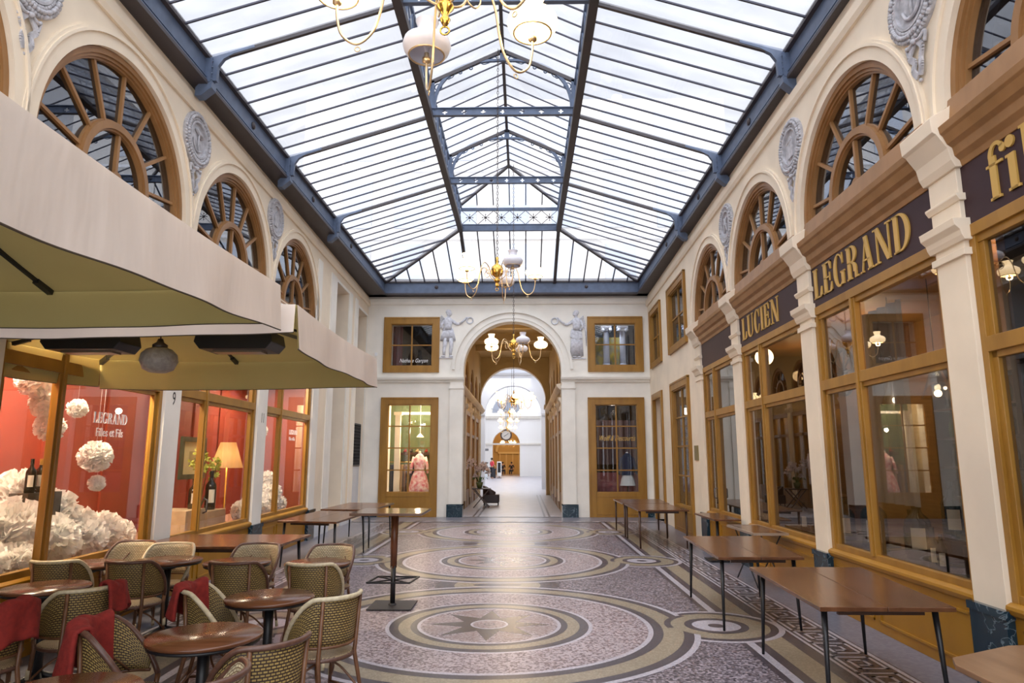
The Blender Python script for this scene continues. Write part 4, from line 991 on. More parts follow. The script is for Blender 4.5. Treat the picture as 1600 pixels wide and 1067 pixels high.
m.build('trim_far_doors', mat('pale_yellow_wood', (.75,.58,.28), .6), kind='structure', label='pale yellow doors under an arch at the very end', cat='doorway')
lamp('hall_lamp', 'POINT', (-1.2, YG+5, 3.6), 160, WARM, .3)
# ---------------------------------------------------------------- cafe furniture
def make_chair(rim, weave, kind):
    root = empty('bistro_chair', (0,0,0), None, 'chair'); fr = CANE_M
    A = R(118)
    def rimpt(t, dr=0, dz=0):                                       # t -1..1 round the tub, back at -y
        a = -pi/2 + t*A; q = abs(t)
        z = .835 if q < .42 else .835 - .33*((q-.42)/.58)**1.5
        r = .238 + .012*(z-.5)/.3 + dr
        return Vector((r*cos(a), r*1.0*sin(a)-.0, z+dz))
    m = MB(); m.tube([rimpt(-1+2*i/40) for i in range(41)], .0155, 8); m.build('rim', rim, root)
    m = MB()
    def sh(u, v):
        t = -.90+1.8*u; a = -pi/2+t*A; top = rimpt(t); zb = .535; z = zb+(top.z-zb-.006)*v; r = .216+(.244-.216)*v
        return (r*cos(a), r*sin(a), z)
    m.grid(sh, 40, 6, uvs=True); m.build('woven_back', weave, root, recalc=False).modifiers.new('thick', 'SOLIDIFY').thickness = .008
    m = MB(); m.tube([(.216*cos(-pi/2+t*A), .216*sin(-pi/2+t*A), .53) for t in [-.92+1.84*i/30 for i in range(31)]], .010, 6); m.build('lower_rail', fr, root)
    m = MB(); m.lathe([(.0,.452),(.20,.452),(.215,.46),(.21,.468),(0,.462)], (0,.0,0), 28, cap=False); 
    st = m.build('seat', SEATM, root)
    ul = st.data.uv_layers.new(name='UVMap')
    for lo in st.data.loops: v = st.data.vertices[lo.vertex_index].co; ul.data[lo.index].uv = (v.x*2.2, v.y*2.2)
    m = MB(); m.tube([(.212*cos(2*pi*i/28), .212*sin(2*pi*i/28), .45) for i in range(28)], .014, 7, closed=True); m.build('seat_frame', CANE_D, root)
    for s in (-1, 1):
        m = MB(); f = rimpt(s*1.0); m.tube([f, (s*.205,.105,.44), (s*.215,.15,.02)], [.015,.015,.012], 7); m.build('leg', fr, root)
        m = MB(); b = rimpt(s*.34); m.tube([b, (s*.155,-.16,.45), (s*.19,-.255,.02)], [.013,.015,.012], 7); m.build('leg', fr, root)
        m = MB(); m.tube([(s*.215,.14,.06),(s*.215,.148,.0)], .016, 8); m.tube([(s*.187,-.245,.06),(s*.19,-.258,.0)], .016, 8); m.tube([(s*.212,.125,.30),(s*.213,.13,.24)], .0175, 8); m.build('binding', CANE_L, root)
    m = MB()
    for s in (-1, 1): m.tube(bez([(s*.21,.13,.22),(s*.14,.02,.34),(s*.0+s*.04,-.03,.40)], 5), .008, 5); m.tube(bez([(s*.17,-.2,.22),(s*.1,-.08,.36),(s*.03,0,.40)], 5), .008, 5); m.tube([(s*.212,.13,.20),(s*.178,-.21,.20)], .009, 6); m.tube([(s*.20,-.04,.535),(s*.10,-.205,.72)], .007, 5)
    m.tube([(-.18,-.215,.24),(.18,-.215,.24)], .009, 6)
    m.build('braces', fr, root)
    return root
ch_l = make_chair(CANE_L, WEAVE, 'l'); ch_d = make_chair(CANE_D, WEAVE, 'd'); ch_ll = make_chair(CANE_L, WEAVE_L, 'll'); ch_dl = make_chair(CANE_D, WEAVE_L, 'dl')
used = {}
def chair(proto, x, y, face, label):
    if id(proto) not in used: o = proto; used[id(proto)] = kids(proto); 
    else: o = copy_tree(proto, ks=used[id(proto)])
    o.location = (x, y, .0125); o.rotation_euler = (0,0,math.atan2(face[1], face[0])-pi/2); o['label'] = label; o['category'] = 'chair'; o['group'] = 'rattan bistro chairs of the terrace'
    return o
chair(ch_dl, -3.84, 7.40, (0,-1), 'bistro chair of the back row nearest the paper cloud window, its woven back facing us')
chair(ch_ll, -3.33, 7.22, (.1,-1), 'bistro chair with cream rim, second in the back row from the shop window')
chair(ch_dl, -2.42, 7.2, (0,-1), 'bistro chair in the back row below the long table, third from the shop window')
chair(ch_dl, -1.62, 7.12, (-.1,-1), 'bistro chair at the right end of the back row')
chair(ch_l, -3.82, 6.34, (-.1,1), 'cream rimmed bistro chair seen from behind, left end of the middle row')
chair(ch_d, -3.13, 6.32, (0,1), 'dark rimmed bistro chair seen from behind, second in the middle row')
chair(ch_d, -2.18, 6.28, (0,1), 'dark rimmed bistro chair seen from behind, third in the middle row')
chair(ch_l, -1.48, 6.22, (.05,1), 'cream rimmed bistro chair seen from behind, right end of the middle row')
chair(ch_l, -1.00, 4.80, (-.85,.55), 'cream rimmed bistro chair at the right of the round table nearest the bar table')
chair(ch_d, -1.00, 3.66, (-.8,.6), 'dark rimmed bistro chair with yellow weave in the front, right of the round table')
chair(ch_l, -1.78, 4.98, (.95,.2), 'cream rimmed bistro chair with red blanket, left of the streaked round table')
chair(ch_l, -2.82, 5.02, (-.8,.5), 'cream rimmed bistro chair with a small red blanket on its right end')
chair(ch_d, -1.82, 3.93, (.95,.22), 'dark rimmed bistro chair under the largest red blanket')
chair(ch_dl, -1.08, 3.06, (-1,.05), 'bistro chair cut off by the bottom edge, right of the front table')
chair(ch_d, -2.06, 3.02, (.95,-.15), 'bistro chair in the bottom left corner under a red blanket')
chair(ch_d, -3.02, 4.42, (-.7,.5), 'bistro chair at the left edge under a red blanket')
chair(ch_l, -3.86, 5.35, (1,.1), 'bistro chair mostly cut off by the left edge, beside the far left table')

def round_table():
    root = empty('round_table', (0,0,0), None, 'table')
    m = MB(); m.lathe([(.0,.718),(.298,.718),(.312,.727),(.314,.738),(.308,.745),(0,.745)], (0,0,0), 56, cap=False); m.build('table_top', WALNUT2, root)
    m = MB(); m.lathe([(.0,.705),(.302,.705),(.304,.718),(0,.718)], (0,0,0), 40, cap=False); m.build('under_rim', BLACK, root)
    m = MB(); m.lathe([(.035,.03),(.032,.40),(.034,.70)], (0,0,0), 14); m.lathe([(.07,.66),(.10,.70),(.13,.706)], (0,0,0), 14); m.build('column', BLACK, root)
    for k in range(4):
        a = pi/4+k*pi/2; m = MB(); m.tube([(.02*cos(a),.02*sin(a),.10),(.14*cos(a),.14*sin(a),.055),(.25*cos(a),.25*sin(a),.014)], [.028,.02,.014], 8); m.build('foot', BLACK, root)
    return root
rt = round_table(); rk = kids(rt); first = True
for x, y, lb in ((-1.48,5.13,'round brown table with a bright streak, nearest the tall bar table'), (-1.45,4.05,'round brown table in the front, left of the dark rimmed chair'),
                 (-3.37,5.48,'round brown table at the left edge in front of the paper clouds'), (-1.60,3.06,'round brown table cut off by the bottom edge'),
                 (-1.62,6.76,'round brown table at the right end of the back row of tables'), (-2.42,6.80,'round brown table in the back row, between dark and cream chairs'),
                 (-3.15,6.90,'round brown table in the back row in front of the cream rimmed chair'), (-3.80,6.66,'round brown table of the back row nearest the paper cloud window')):
    o = rt if first else copy_tree(rt, ks=rk); first = False
    o.location = (x, y, 0.0125); tag(o, lb, 'table', 'round cafe tables')

def blanket(cx, cy, face, t0, t1, hang_o, hang_i, label, seed):
    """folded wool blanket laid over the rim of a chair between rim parameters t0..t1"""
    rnd = random.Random(seed); ang = math.atan2(face[1], face[0])-pi/2; A = R(118); ph = rnd.random()*6
    def f(u, v):
        t = t0+(t1-t0)*u; a = -pi/2+t*A; q = abs(t); z0 = .835 if q < .42 else .835-.33*((q-.42)/.58)**1.5
        r0 = .250; s = v*2-1; w = .05
        if abs(s) < .18: r = r0+w*s/.18*.8; z = z0+.03+.012*(1-(s/.18)**2)
        else:
            h = (abs(s)-.18)/.82; d = hang_o if s > 0 else hang_i
            z = z0+.03-d*h*(1+.12*sin(u*5+ph)); r = r0+(w*.8+.025*h+.016*sin(u*13+ph+v*3)*h)*(1 if s > 0 else -1)
        z += .006*sin(u*17+ph)+.010*sin(u*7+v*4+ph)
        x, y = r*cos(a), r*sin(a); c_, s_ = cos(ang), sin(ang)
        return (cx+x*c_-y*s_, cy+x*s_+y*c_, z)
    m = MB(); m.grid(f, 30, 34); o = m.build('wool_blanket', RED, label=label, cat='blanket', group='red wool blankets over the chairs', loc=f(.5,.5), recalc=False)
    md = o.modifiers.new('thick', 'SOLIDIFY'); md.thickness = .022; md.offset = 0
    return o
blanket(-1.78,4.98,(.95,.2),-.45,.30,.20,.20,'red blanket over the chair left of the round table with the bright streak',1)
blanket(-2.82,5.02,(-.8,.5),.10,.62,.16,.16,'red blanket folded small over the right end of a cream chair rim',2)
blanket(-1.82,3.93,(.95,.22),-.42,.42,.26,.24,'largest red blanket, draped over a dark rimmed chair in the front',3)
blanket(-3.02,4.42,(-.7,.5),-.15,.45,.24,.2,'red blanket on the chair at the left edge, upper of the two there',4)
blanket(-2.06,3.02,(.95,-.15),-.45,.25,.22,.2,'red blanket in the bottom left corner',5)

def long_table(name, pts, z, label, seam=True, leg=BLACK, inset=.10, splay=.05, top=WALNUT, legr=(.022,.012), square=False, group=None, thick=.03):
    """pts near-left, near-right, far-right, far-left corners; seam splits the top lengthwise"""
    P = [Vector((p[0], p[1], 0)) for p in pts]; c = sum(P, Vector())/4
    root = empty(name, (c.x, c.y, 0), label, 'table', group)
    def L(a, b, t): return a+(b-a)*t
    n0, n1 = (L(P[0],P[1],.498), L(P[0],P[1],.502)); f0, f1 = (L(P[3],P[2],.498), L(P[3],P[2],.502))
    def sl(q):
        m = MB(); m.slab([(v.x, v.y) for v in q], z-thick, z); m.build('table_top', top, root, bevel=.004)
    if seam: sl([P[0],n0,f0,P[3]]); sl([n1,P[1],P[2],f1])
    else: sl(P)
    m = MB()
    for a, b in ((0,1),(3,2)):
        p = L(L(P[a],P[b],.12), c, .15); q = L(L(P[a],P[b],.88), c, .15); m.beam((p.x,p.y,z-thick-.025),(q.x,q.y,z-thick-.025),.03,.04); m.build('apron', leg if leg is not BLACK else DKWOOD, root); m = MB()
    for v in P:
        d = (c-v); top_ = v+d.normalized()*inset*1.6; bot = v+d.normalized()*(inset*1.6-splay); m = MB()
        if square: m.beam((top_.x,top_.y,z-thick),(bot.x,bot.y,.012),legr[0]*2,legr[0]*2,up=(0,1,0))
        else: m.tube([(top_.x,top_.y,z-thick),(bot.x,bot.y,.012)], [legr[0],legr[1]], 10)
        m.build('leg', leg, root)
    return root
g2 = 'walnut trestle tables'
long_table('walnut_table', [(2.36,7.23),(3.24,7.24),(3.42,9.14),(2.44,9.12)], .75, 'walnut table with black legs on the right, the farther of the two large ones')
long_table('walnut_table', [(2.38,4.87),(3.30,4.87),(3.50,6.60),(2.47,6.60)], .75, 'large walnut table with black legs on the right in front of the LEGRAND window')
long_table('walnut_table', [(-3.62,11.2),(-2.60,11.0),(-2.56,13.1),(-3.56,13.3)], .75, 'walnut table with a seam, left of the tall bar table')
long_table('walnut_table', [(-3.66,13.7),(-2.62,13.55),(-2.55,15.6),(-3.6,15.7)], .75, 'walnut table partly hidden behind the tall bar table')
long_table('long_table', [(-4.05,7.83),(-2.44,7.80),(-2.40,9.05),(-4.08,9.05)], .77, 'long reddish table behind the back row of chairs on the left', seam=False)
long_table('dark_table', [(2.60,13.6),(3.60,13.6),(3.56,15.46),(2.60,15.46)], .75, 'thin legged dark table on the right near the end wall, the nearer of two', seam=False, leg=DKWOOD, splay=.0, legr=(.025,.016), top=WALNUT, inset=.06)
long_table('dark_table', [(2.58,15.52),(3.62,15.52),(3.72,17.15),(2.58,17.15)], .75, 'thin legged dark table on the right near the end wall, the farther of two', seam=False, leg=DKWOOD, splay=.0, legr=(.025,.016), top=WALNUT, inset=.06)
# oak table in the bottom right corner on plank ends
root = empty('oak_table', (2.95,3.2,0), 'light brown oak table in the bottom right corner', 'table')
m = MB(); m.slab([(2.50,2.3),(2.50,3.60),(2.56,3.72),(3.0,3.95),(3.45,4.0),(3.45,2.3)], .715, .745); m.build('table_top', LIGHTOAK, root, bevel=.005)
for y in (2.5, 3.5):
    m = MB(); m.box(2.62,3.3,y,y+.04,.012,.715); m.build('leg', DKWOOD, root)
# metal edged pedestal table and folding table by the right shopfronts
root = empty('pedestal_table', (3.78,12.1,0), 'small dark pedestal table beside the glass door on the right', 'table')
m = MB(); m.box(3.52,3.96,11.55,12.9,.72,.75); m.build('table_top', WALNUT, root, bevel=.003)
m = MB(); m.tube([(3.74,12.2,.03),(3.74,12.2,.72)], .028, 12); m.build('column', BLACK, root)
m = MB(); m.box(3.54,3.94,12.0,12.4,.012,.03); m.build('base', BLACK, root)
root = empty('folding_table', (3.68,10.0,0), 'small folding table with crossed legs against the LUCIEN window', 'table')
m = MB(); m.box(3.46,3.92,9.45,10.62,.73,.75); m.build('table_top', WALNUT, root)
m = MB()
for q in ((3.45,3.465,9.44,10.63),(3.915,3.93,9.44,10.63)): m.box(q[0],q[1],q[2],q[3],.722,.754)
for q in ((9.435,9.45),(10.62,10.635)): m.box(3.45,3.93,q[0],q[1],.722,.754)
m.build('metal_edge', mat('thin_bright_metal', (.55,.45,.36), .3, metal=.8), root)
for x in (3.52, 3.86):
    m = MB(); m.tube([(x,9.55,.72),(x,10.45,.02)], .010, 8); m.build('leg', BLACK, root); m = MB(); m.tube([(x+.01,10.5,.72),(x+.01,9.6,.02)], .010, 8); m.build('leg', BLACK, root)
# tall bar table
root = empty('bar_table', (-1.20,8.47,0), 'tall square bar table on a single reddish column in the middle left', 'table')
m = MB(); m.box(-1.66,-.82,8.05,8.90,1.085,1.115); m.build('table_top', mat('dark_glossy_top', (.14,.075,.045), .12, col2=(.09,.045,.025), scale=3, stretch=(.5,3,1)), root, bevel=.003)
m = MB(); m.tube([(-1.20,8.45,.45),(-1.20,8.45,1.085)], [.038,.048], 4); m.build('column', MAHOG, root)
m = MB(); m.tube([(-1.20,8.45,.03),(-1.20,8.45,.47)], .030, 14); m.build('pole', BLACK, root)
m = MB(); q = [(-1.47,8.24,.31),(-.97,8.24,.31),(-.92,8.66,.31),(-1.43,8.66,.31)]
for a, b in zip(q, q[1:]+q[:1]): m.beam(a, b, .018, .018)
for a in q: m.beam(a, (-1.2,8.45,.31), .014, .014)
m.build('foot_rest', BLACK, root)
m = MB(); m.box(-1.46,-.94,8.20,8.72,.012,.024); m.lathe([(.05,.024),(.045,.035),(.04,.045)], (-1.2,8.45,0), 14); m.build('base', mat('dull_dark_plate', (.035,.03,.03), .5), root, bevel=.003)

# ---------------------------------------------------------------- parasols
def parasol(x0, x1, y0, y1, z, label, hh=lambda k, u: .29, peak=.62, ribs=True, mastx=None):
    cx, cy = (x0+x1)/2, (y0+y1)/2
    root = empty('parasol', (cx, cy, z), label, 'parasol')
    C = [(x0,y0),(x1,y0),(x1,y1),(x0,y1)]
    def roof(off):
        m = MB()
        for k in range(4):
            a, b = C[k], C[(k+1)%4]
            def f(u, v, a=a, b=b):
                ex, ey = a[0]+(b[0]-a[0])*u, a[1]+(b[1]-a[1])*u
                sag = .045*sin(pi*u)*(1-v)
                return (ex+(cx-ex)*v, ey+(cy-ey)*v, z+peak*v-.10*sin(pi*v)*.6-sag*.6+off)
            m.grid(f, 14, 10)
        return m
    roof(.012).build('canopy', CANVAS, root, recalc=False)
    roof(0).build('canopy_underside', CANVAS_U, root, recalc=False)  # same cloth from below, tinted as if lit through
    for k in range(4):
        a, b = C[k], C[(k+1)%4]; d = Vector((b[0]-a[0], b[1]-a[1], 0)).normalized(); nrm = Vector((d.y, -d.x, 0))
        L_ = (Vector((b[0],b[1],0))-Vector((a[0],a[1],0))).length; ph = k*1.7
        def f(u, v, o=0):
            sag = .045*sin(pi*u)*.6
            fl = (.016*sin(u*L_*4.1+ph)+.009*sin(u*L_*9+ph*2))*v + .015*v; h = hh(k, u)
            edge = .03*v*(1 if abs(u-.5) > .47 else 0)
            q = Vector((a[0]+(b[0]-a[0])*u, a[1]+(b[1]-a[1])*u, 0)) + nrm*(fl+o)
            return (q.x, q.y, z-sag-h*v*(1+.03*sin(u*5+ph))+.01*(1-v))
        m = MB(); m.grid(lambda u, v: f(u, v, .010), 40, 6); va = m.build('valance', CANVAS, root, recalc=False)
        m = MB(); m.grid(lambda u, v: f(u, v, 0), 40, 6); m.build('valance_inside', CANVAS_U, root, recalc=False)  # inner face of the same cloth, with the see-through light in its colour
        m = MB(); m.tube([f(i/40, 1, .005) for i in range(41)], .006, 5); m.tube([f(i/40, 0, -.006) for i in range(41)], .005, 5); m.build('piping', PIPING, root)
    for k in range(8):
        a = C[k//2] if k % 2 == 0 else ((C[k//2][0]+C[(k//2+1)%4][0])/2, (C[k//2][1]+C[(k//2+1)%4][1])/2)
        m = MB(); p = Vector((a[0],a[1],z-.035)); q = Vector((cx,cy,z+peak-.16)); p = p+(q-p)*.012
        m.beam(tuple(p), tuple(p+(q-p)*.10), .035, .05); m.beam(tuple(p+(q-p)*.10), tuple(q), .022, .03); m.build('rib', BLACK if k % 2 else mat('grey_rib', (.22,.2,.16), .6), root)
    m = MB(); m.tube([(cx,cy,z+.18),(cx,cy,z+peak+.02)], .05, 12); m.build('hub', BLACK, root)
    return root
parasol(-4.16, -1.21, 1.30, 4.22, 2.84, 'big beige square parasol nearest the camera, cut off by the left edge', hh=lambda k, u: (.28,.40-.12*u,.235,.28)[k], peak=.55)
parasol(-4.10, -1.18, 4.47, 7.0, 2.77, 'second beige square parasol, beyond the nearest one', hh=lambda k, u: (.19,.29,.29,.29)[k], peak=.5)
for (x0, x1, yy, lb) in ((-3.56,-2.90,5.5,'black flat heater under the second parasol, left of the hanging lamp'), (-2.30,-1.66,5.5,'black flat heater under the second parasol, right of the hanging lamp')):
    r_ = empty('terrace_heater', ((x0+x1)/2,yy,2.72), lb, 'heater', 'heaters under the second parasol')
    m = MB(); m.slab([(x0,2.66),(x0+.04,2.60),(x1-.04,2.60),(x1,2.66),(x1-.02,2.75),(x0+.02,2.75)], 0, .01)
    m = MB(lambda a, b, c: (a, yy+c, b)); m.slab([(x0,2.68),(x0+.05,2.62),(x1-.05,2.62),(x1,2.68),(x1-.02,2.77),(x0+.02,2.77)], -.16, .16); m.build('housing', BLACK, r_, bevel=.005)
    m = MB(); m.box(x0+.12,x1-.12,yy-.07,yy+.07,2.605,2.625); m.build('reflector', mat('dull_heater_plate', (.30,.24,.17), .3, metal=.6), r_)
    m = MB(); m.beam(((x0+x1)/2,yy,2.77),((x0+x1)/2,yy,2.95),.03,.03,up=(0,1,0)); m.build('bracket', BLACK, r_)
r_ = empty('hanging_lamp', (-2.71,5.6,2.58), 'white latticed glass lamp hanging under the second parasol', 'lamp')
m = MB(); m.lathe([(.0,-.13),(.07,-.125),(.12,-.10),(.15,-.03),(.14,.03),(.10,.07),(.055,.085)], (-2.71,5.6,2.585), 26, cap=False)
for a in range(0): pass
m.build('glass_body', mat('latticed_white_glass', (.46,.42,.36), .35, col2=(.34,.30,.26), scale=26, bump=.6), r_)
m = MB(); m.lathe([(.06,.08),(.06,.11),(.03,.13),(.02,.16)], (-2.71,5.6,2.585), 14); m.build('cap', CHAIN, r_)
m = MB(); m.tube([(-2.71,5.6,2.74),(-2.71,5.6,3.05)], .006, 5); m.build('chain', CHAIN, r_)

# ---------------------------------------------------------------- displays of the red shop on the left
m = MB(SLm); m.box(5.62, 14.88, .0, .62, -1.35, -.10); m.build('display_platform', mat('pale_window_bed', (.42,.20,.12), .6), label='low platform behind the red shop windows', cat='platform')
m = MB(SLm); m.poly([(5.46,0,-1.36),(15.0,0,-1.36),(15.0,3.9,-1.36),(5.46,3.9,-1.36)]); 
for y in (5.48, 15.04): m.box(y-.02, y+.02, 0, 3.9, -1.36, -.08)
for y in (6.2,7.5,8.3,9.6,10.7,12.3,13.4): m.box(y-.03, y+.03, 0, 3.9, -1.36, -1.33)
m.box(5.46, 15.0, 3.55, 3.62, -1.36, -.08)
m.build('wall_red_shop', REDWALL, kind='structure', label='red wall behind the left shop windows', cat='wall')
for y in (6.2, 7.6, 10.2, 13.6):
    lamp('shop_spot', 'AREA', SLm(y, 3.4, -.55), 150 if y != 10.2 else 42, (1,.80,.56), .35, (0, R(-12), 0), .9)
def pompom(name, c, r, label, grp, seed, n=340):
    rnd = random.Random(seed); m = MB(); m.ball(c, r*.72, 12, 8)
    for i in range(n):
        z = 1-2*(i+.5)/n; t = i*2.39996; q = sqrt(1-z*z); d = Vector((q*cos(t), q*sin(t), z)); d = (d+Vector([rnd.uniform(-.25,.25) for _ in range(3)])).normalized()
        u = d.orthogonal().normalized(); u = (Matrix.Rotation(rnd.random()*6.28, 3, d) @ u); w = d.cross(u); rr = r*rnd.uniform(.86,1.06); s = r*rnd.uniform(.11,.20); C_ = Vector(c)
        p0 = C_+d*rr*.55; tip = C_+d*rr
        pts = [p0-u*s*.3, p0+u*s*.3, tip+u*s*1.0+w*s*.35+d*s*rnd.uniform(-.3,.2), tip+w*s*.55, tip-u*s*1.0+w*s*.35+d*s*rnd.uniform(-.3,.2)]
        b = m.add([tuple(x) for x in pts]); m.face([b,b+1,b+2,b+3]); m.face([b,b+3,b+4])
    return m.build(name, PAPER, label=label, cat='paper decoration', group=grp, loc=c, recalc=False)
rnd = random.Random(11); k = 0
for y, z, n, r in ((5.85,.95,-.55,.30),(6.2,1.28,-.62,.28),(6.05,.85,-.3,.24),(6.7,1.05,-.45,.32),(6.5,.78,-.25,.2),(7.1,1.38,-.72,.26),(7.15,.92,-.35,.26),(7.5,1.15,-.62,.27),(7.75,.88,-.40,.25),(8.0,.98,-.70,.25),(8.35,.86,-.5,.22),(8.7,.80,-.55,.20),(6.35,1.5,-.9,.24),(8.9,.86,-.85,.22),(5.9,1.5,-.8,.26)):
    k += 1; pompom('paper_pompom', tuple(SLm(y, z, n)), r, 'white tissue paper pompom heaped in the nearest red shop window', 'paper pompoms heaped in the nearest red window', k)
for (y, z, n, r), lb in (((6.75,2.55,-.45,.19),'white paper pompom hanging highest behind the nearest red window'), ((6.92,2.30,-.45,.14),'white paper pompom hanging just under the highest one'), ((7.05,2.07,-.45,.15),'ragged white paper pompom hanging left of the mullion'), ((7.55,2.30,-.50,.11),'white paper pompom half behind the gold mullion'), ((7.90,1.77,-.45,.185),'round white paper pompom hanging alone on the red wall'), ((7.98,1.46,-.45,.095),'small white paper pompom hanging under the round one')):
    k += 1; o = pompom('paper_pompom', tuple(SLm(y, z, n)), r, lb, 'hanging paper pompoms', k)
    m = MB(); p = SLm(y, z, n); m.tube([tuple(p), (p.x, p.y, 3.5)], .0015, 4); m.build('thread', WHITE, o)
for y, z, n, r in ((13.75,.85,-.45,.24),(14.1,1.05,-.50,.24),(14.45,.80,-.45,.20),(13.3,.8,-.4,.2),(14.2,1.32,-.6,.17),(12.9,.82,-.5,.2),(12.5,.8,-.45,.2),(14.6,.95,-.7,.2)):
    k += 1; pompom('paper_pompom', tuple(SLm(y, z, n)), r, 'white tissue paper pompom heaped in the farthest red shop window', 'paper pompoms heaped in the farthest red window', k)
for (y, z, n, r), lb in (((12.75,2.62,-.35,.17),'upper white paper pompom hanging in the farthest red window'), ((12.85,2.25,-.35,.16),'lower white paper pompom hanging in the farthest red window')):
    k += 1; pompom('paper_pompom', tuple(SLm(y, z, n)), r, lb, 'hanging paper pompoms', k)
BOT_G = mat('green_bottle_glass', (.05,.10,.01), .08); BOT_D = mat('dark_bottle_glass', (.008,.010,.008), .08); LBL = mat('cream_paper_label', (.70,.66,.55), .6); FOIL_Y = mat('yellow_foil', (.65,.42,.06), .35)
def bottle(p, h, r, label, glass=BOT_D, foil=None, grp='wine bottles in the shop windows', face=(1,0)):
    root = empty('wine_bottle', p, label, 'bottle', grp); c = tuple(p)
    m = MB(); m.lathe([(r*.9,0),(r,.03*h),(r,.60*h),(r*.85,.67*h),(r*.42,.75*h),(r*.34,.80*h),(r*.34,.97*h),(r*.38,h)], c, 18); m.build('glass_body', glass, root)
    m = MB(); m.lathe([(r*.36,.82*h),(r*.36,.985*h),(r*.40,1.003*h)], c, 14); m.build('foil', foil or glass, root)
    m = MB(); a0 = math.atan2(face[1], face[0])
    def f(u, v): a = a0-.55+1.1*u; return (c[0]+r*1.012*cos(a), c[1]+r*1.012*sin(a), c[2]+h*(.18+.34*v))
    m.grid(f, 8, 1); m.build('paper_label', LBL, root, recalc=False)
    return root
m = MB(SLm); m.box(6.80, 7.32, 1.14, 1.40, -.62, -.42); m.build('wooden_crate', mat('dark_crate_wood', (.05,.035,.02), .6), label='dark open crate holding three bottles among the paper clouds', cat='crate', loc=SLm(7.06,1.14,-.5))
for i, (y, fo) in enumerate(((6.92,None),(7.06,FOIL_Y),(7.20,None))): bottle(SLm(y, 1.40, -.5), .34, .048, ('dark bottle left of the yellow capped one on the paper clouds','dark bottle with a yellow cap on the paper clouds','dark bottle right of the yellow capped one on the paper clouds')[i], BOT_D, fo, face=(.6,-.8))
bottle(SLm(12.40,1.0,-.3), .52, .062, 'dark bottle with white label in the farthest red window', face=(.5,-.85)); bottle(SLm(12.95,1.22,-.35), .55, .055, 'green bottle with pale cap in the farthest red window', BOT_G, LBL, face=(.5,-.85))
# middle red window: picture, orchid, magnum bottles, lamp on crates
r_ = empty('framed_picture', SLm(11.55,1.75,-1.0), 'green framed pale picture in the middle red shop window', 'picture')
m = MB(SLm); 
for q in ((11.10,11.19,1.40,2.10),(11.93,12.02,1.40,2.10),(11.19,11.93,1.40,1.48),(11.19,11.93,2.02,2.10)): m.box(*q, -1.0, -.96)
m.build('picture_frame', mat('dark_green_frame', (.05,.07,.04), .5), r_)
m = MB(SLm); m.box(11.19,11.93,1.48,2.02,-.995,-.985); m.build('mount', mat('yellow_cream_paper', (.60,.52,.28), .7), r_); m = MB(SLm); m.box(11.42,11.70,1.62,1.86,-.985,-.98); m.build('print', mat('olive_print', (.35,.30,.14), .7), r_)
m = MB(SLm); m.box(10.85, 11.55, .62, .92, -.85, -.35); m.build('wine_crate', mat('pale_crate_wood', (.58,.42,.24), .6, vary=.15, scale=6), label='pale wooden wine crate under the big bottles', cat='crate', loc=SLm(11.2,.62,-.6), bevel=.005)
m = MB(SLm); m.box(10.1, 10.75, .62, .98, -.85, -.35); m.build('wine_crate', mat('pale_crate_wood', (.58,.42,.24)), label='pale wooden wine crate under the picture', cat='crate', loc=SLm(10.4,.62,-.6), bevel=.005)
bottle(SLm(11.25,.92,-.5), .62, .085, 'big round shouldered bottle on the pale crate', face=(.6,-.8)); bottle(SLm(10.62,.98,-.5), .45, .07, 'dark bottle left of the big one in the middle window', face=(.6,-.8))
r_ = empty('table_lamp', SLm(11.95,.62,-.55), 'table lamp with orange cone shade in the middle red window', 'lamp')
c = SLm(11.95,0,-.55)
m = MB(); m.lathe([(.27,1.58),(.13,2.02)], tuple(c), 26, cap=False); m.build('lamp_shade', mat('orange_lamp_shade', (.60,.38,.17), .7, trans=.4, emit=(1,.5,.18), estr=.35), r_)
m = MB(); m.lathe([(.10,.62),(.09,.65),(.02,.68),(.02,1.6)], tuple(c), 14); m.build('base', BRASS, r_)
lamp('table_lamp_light', 'POINT', c+Vector((0,0,1.75)), 6, WARM, .05)
r_ = empty('orchid_plant', SLm(11.3,.92,-.65), 'yellow green orchid standing tall in the middle red window', 'plant')
YG_ = mat('yellow_green_petals', (.55,.58,.10), .6); GR = mat('plant_green', (.06,.14,.03), .6)
st = MB(); fl = MB(); rnd = random.Random(4)
for i in range(5):
    b0 = SLm(11.2+.03*i, .95, -.68); tp = SLm(10.85+.20*i, 1.80+.12*rnd.uniform(-1,1.5), -.55+.1*rnd.uniform(-1,1)); mid = (b0+tp)/2+Vector((.05,0,.1)); st.tube(bez([b0,mid,tp],5), .006, 5)
    for j in range(9):
        c = mid+(tp-mid)*(j/8)+Vector([rnd.uniform(-.06,.06) for _ in range(3)])
        for q in range(5):
            d = Vector([rnd.uniform(-1,1) for _ in range(3)]).normalized(); u = d.orthogonal().normalized()*.022; fl.poly([tuple(c), tuple(c+d*.03+u), tuple(c+d*.065), tuple(c+d*.03-u)])
st.build('stems', GR, r_); fl.build('flowers', YG_, r_, recalc=False)
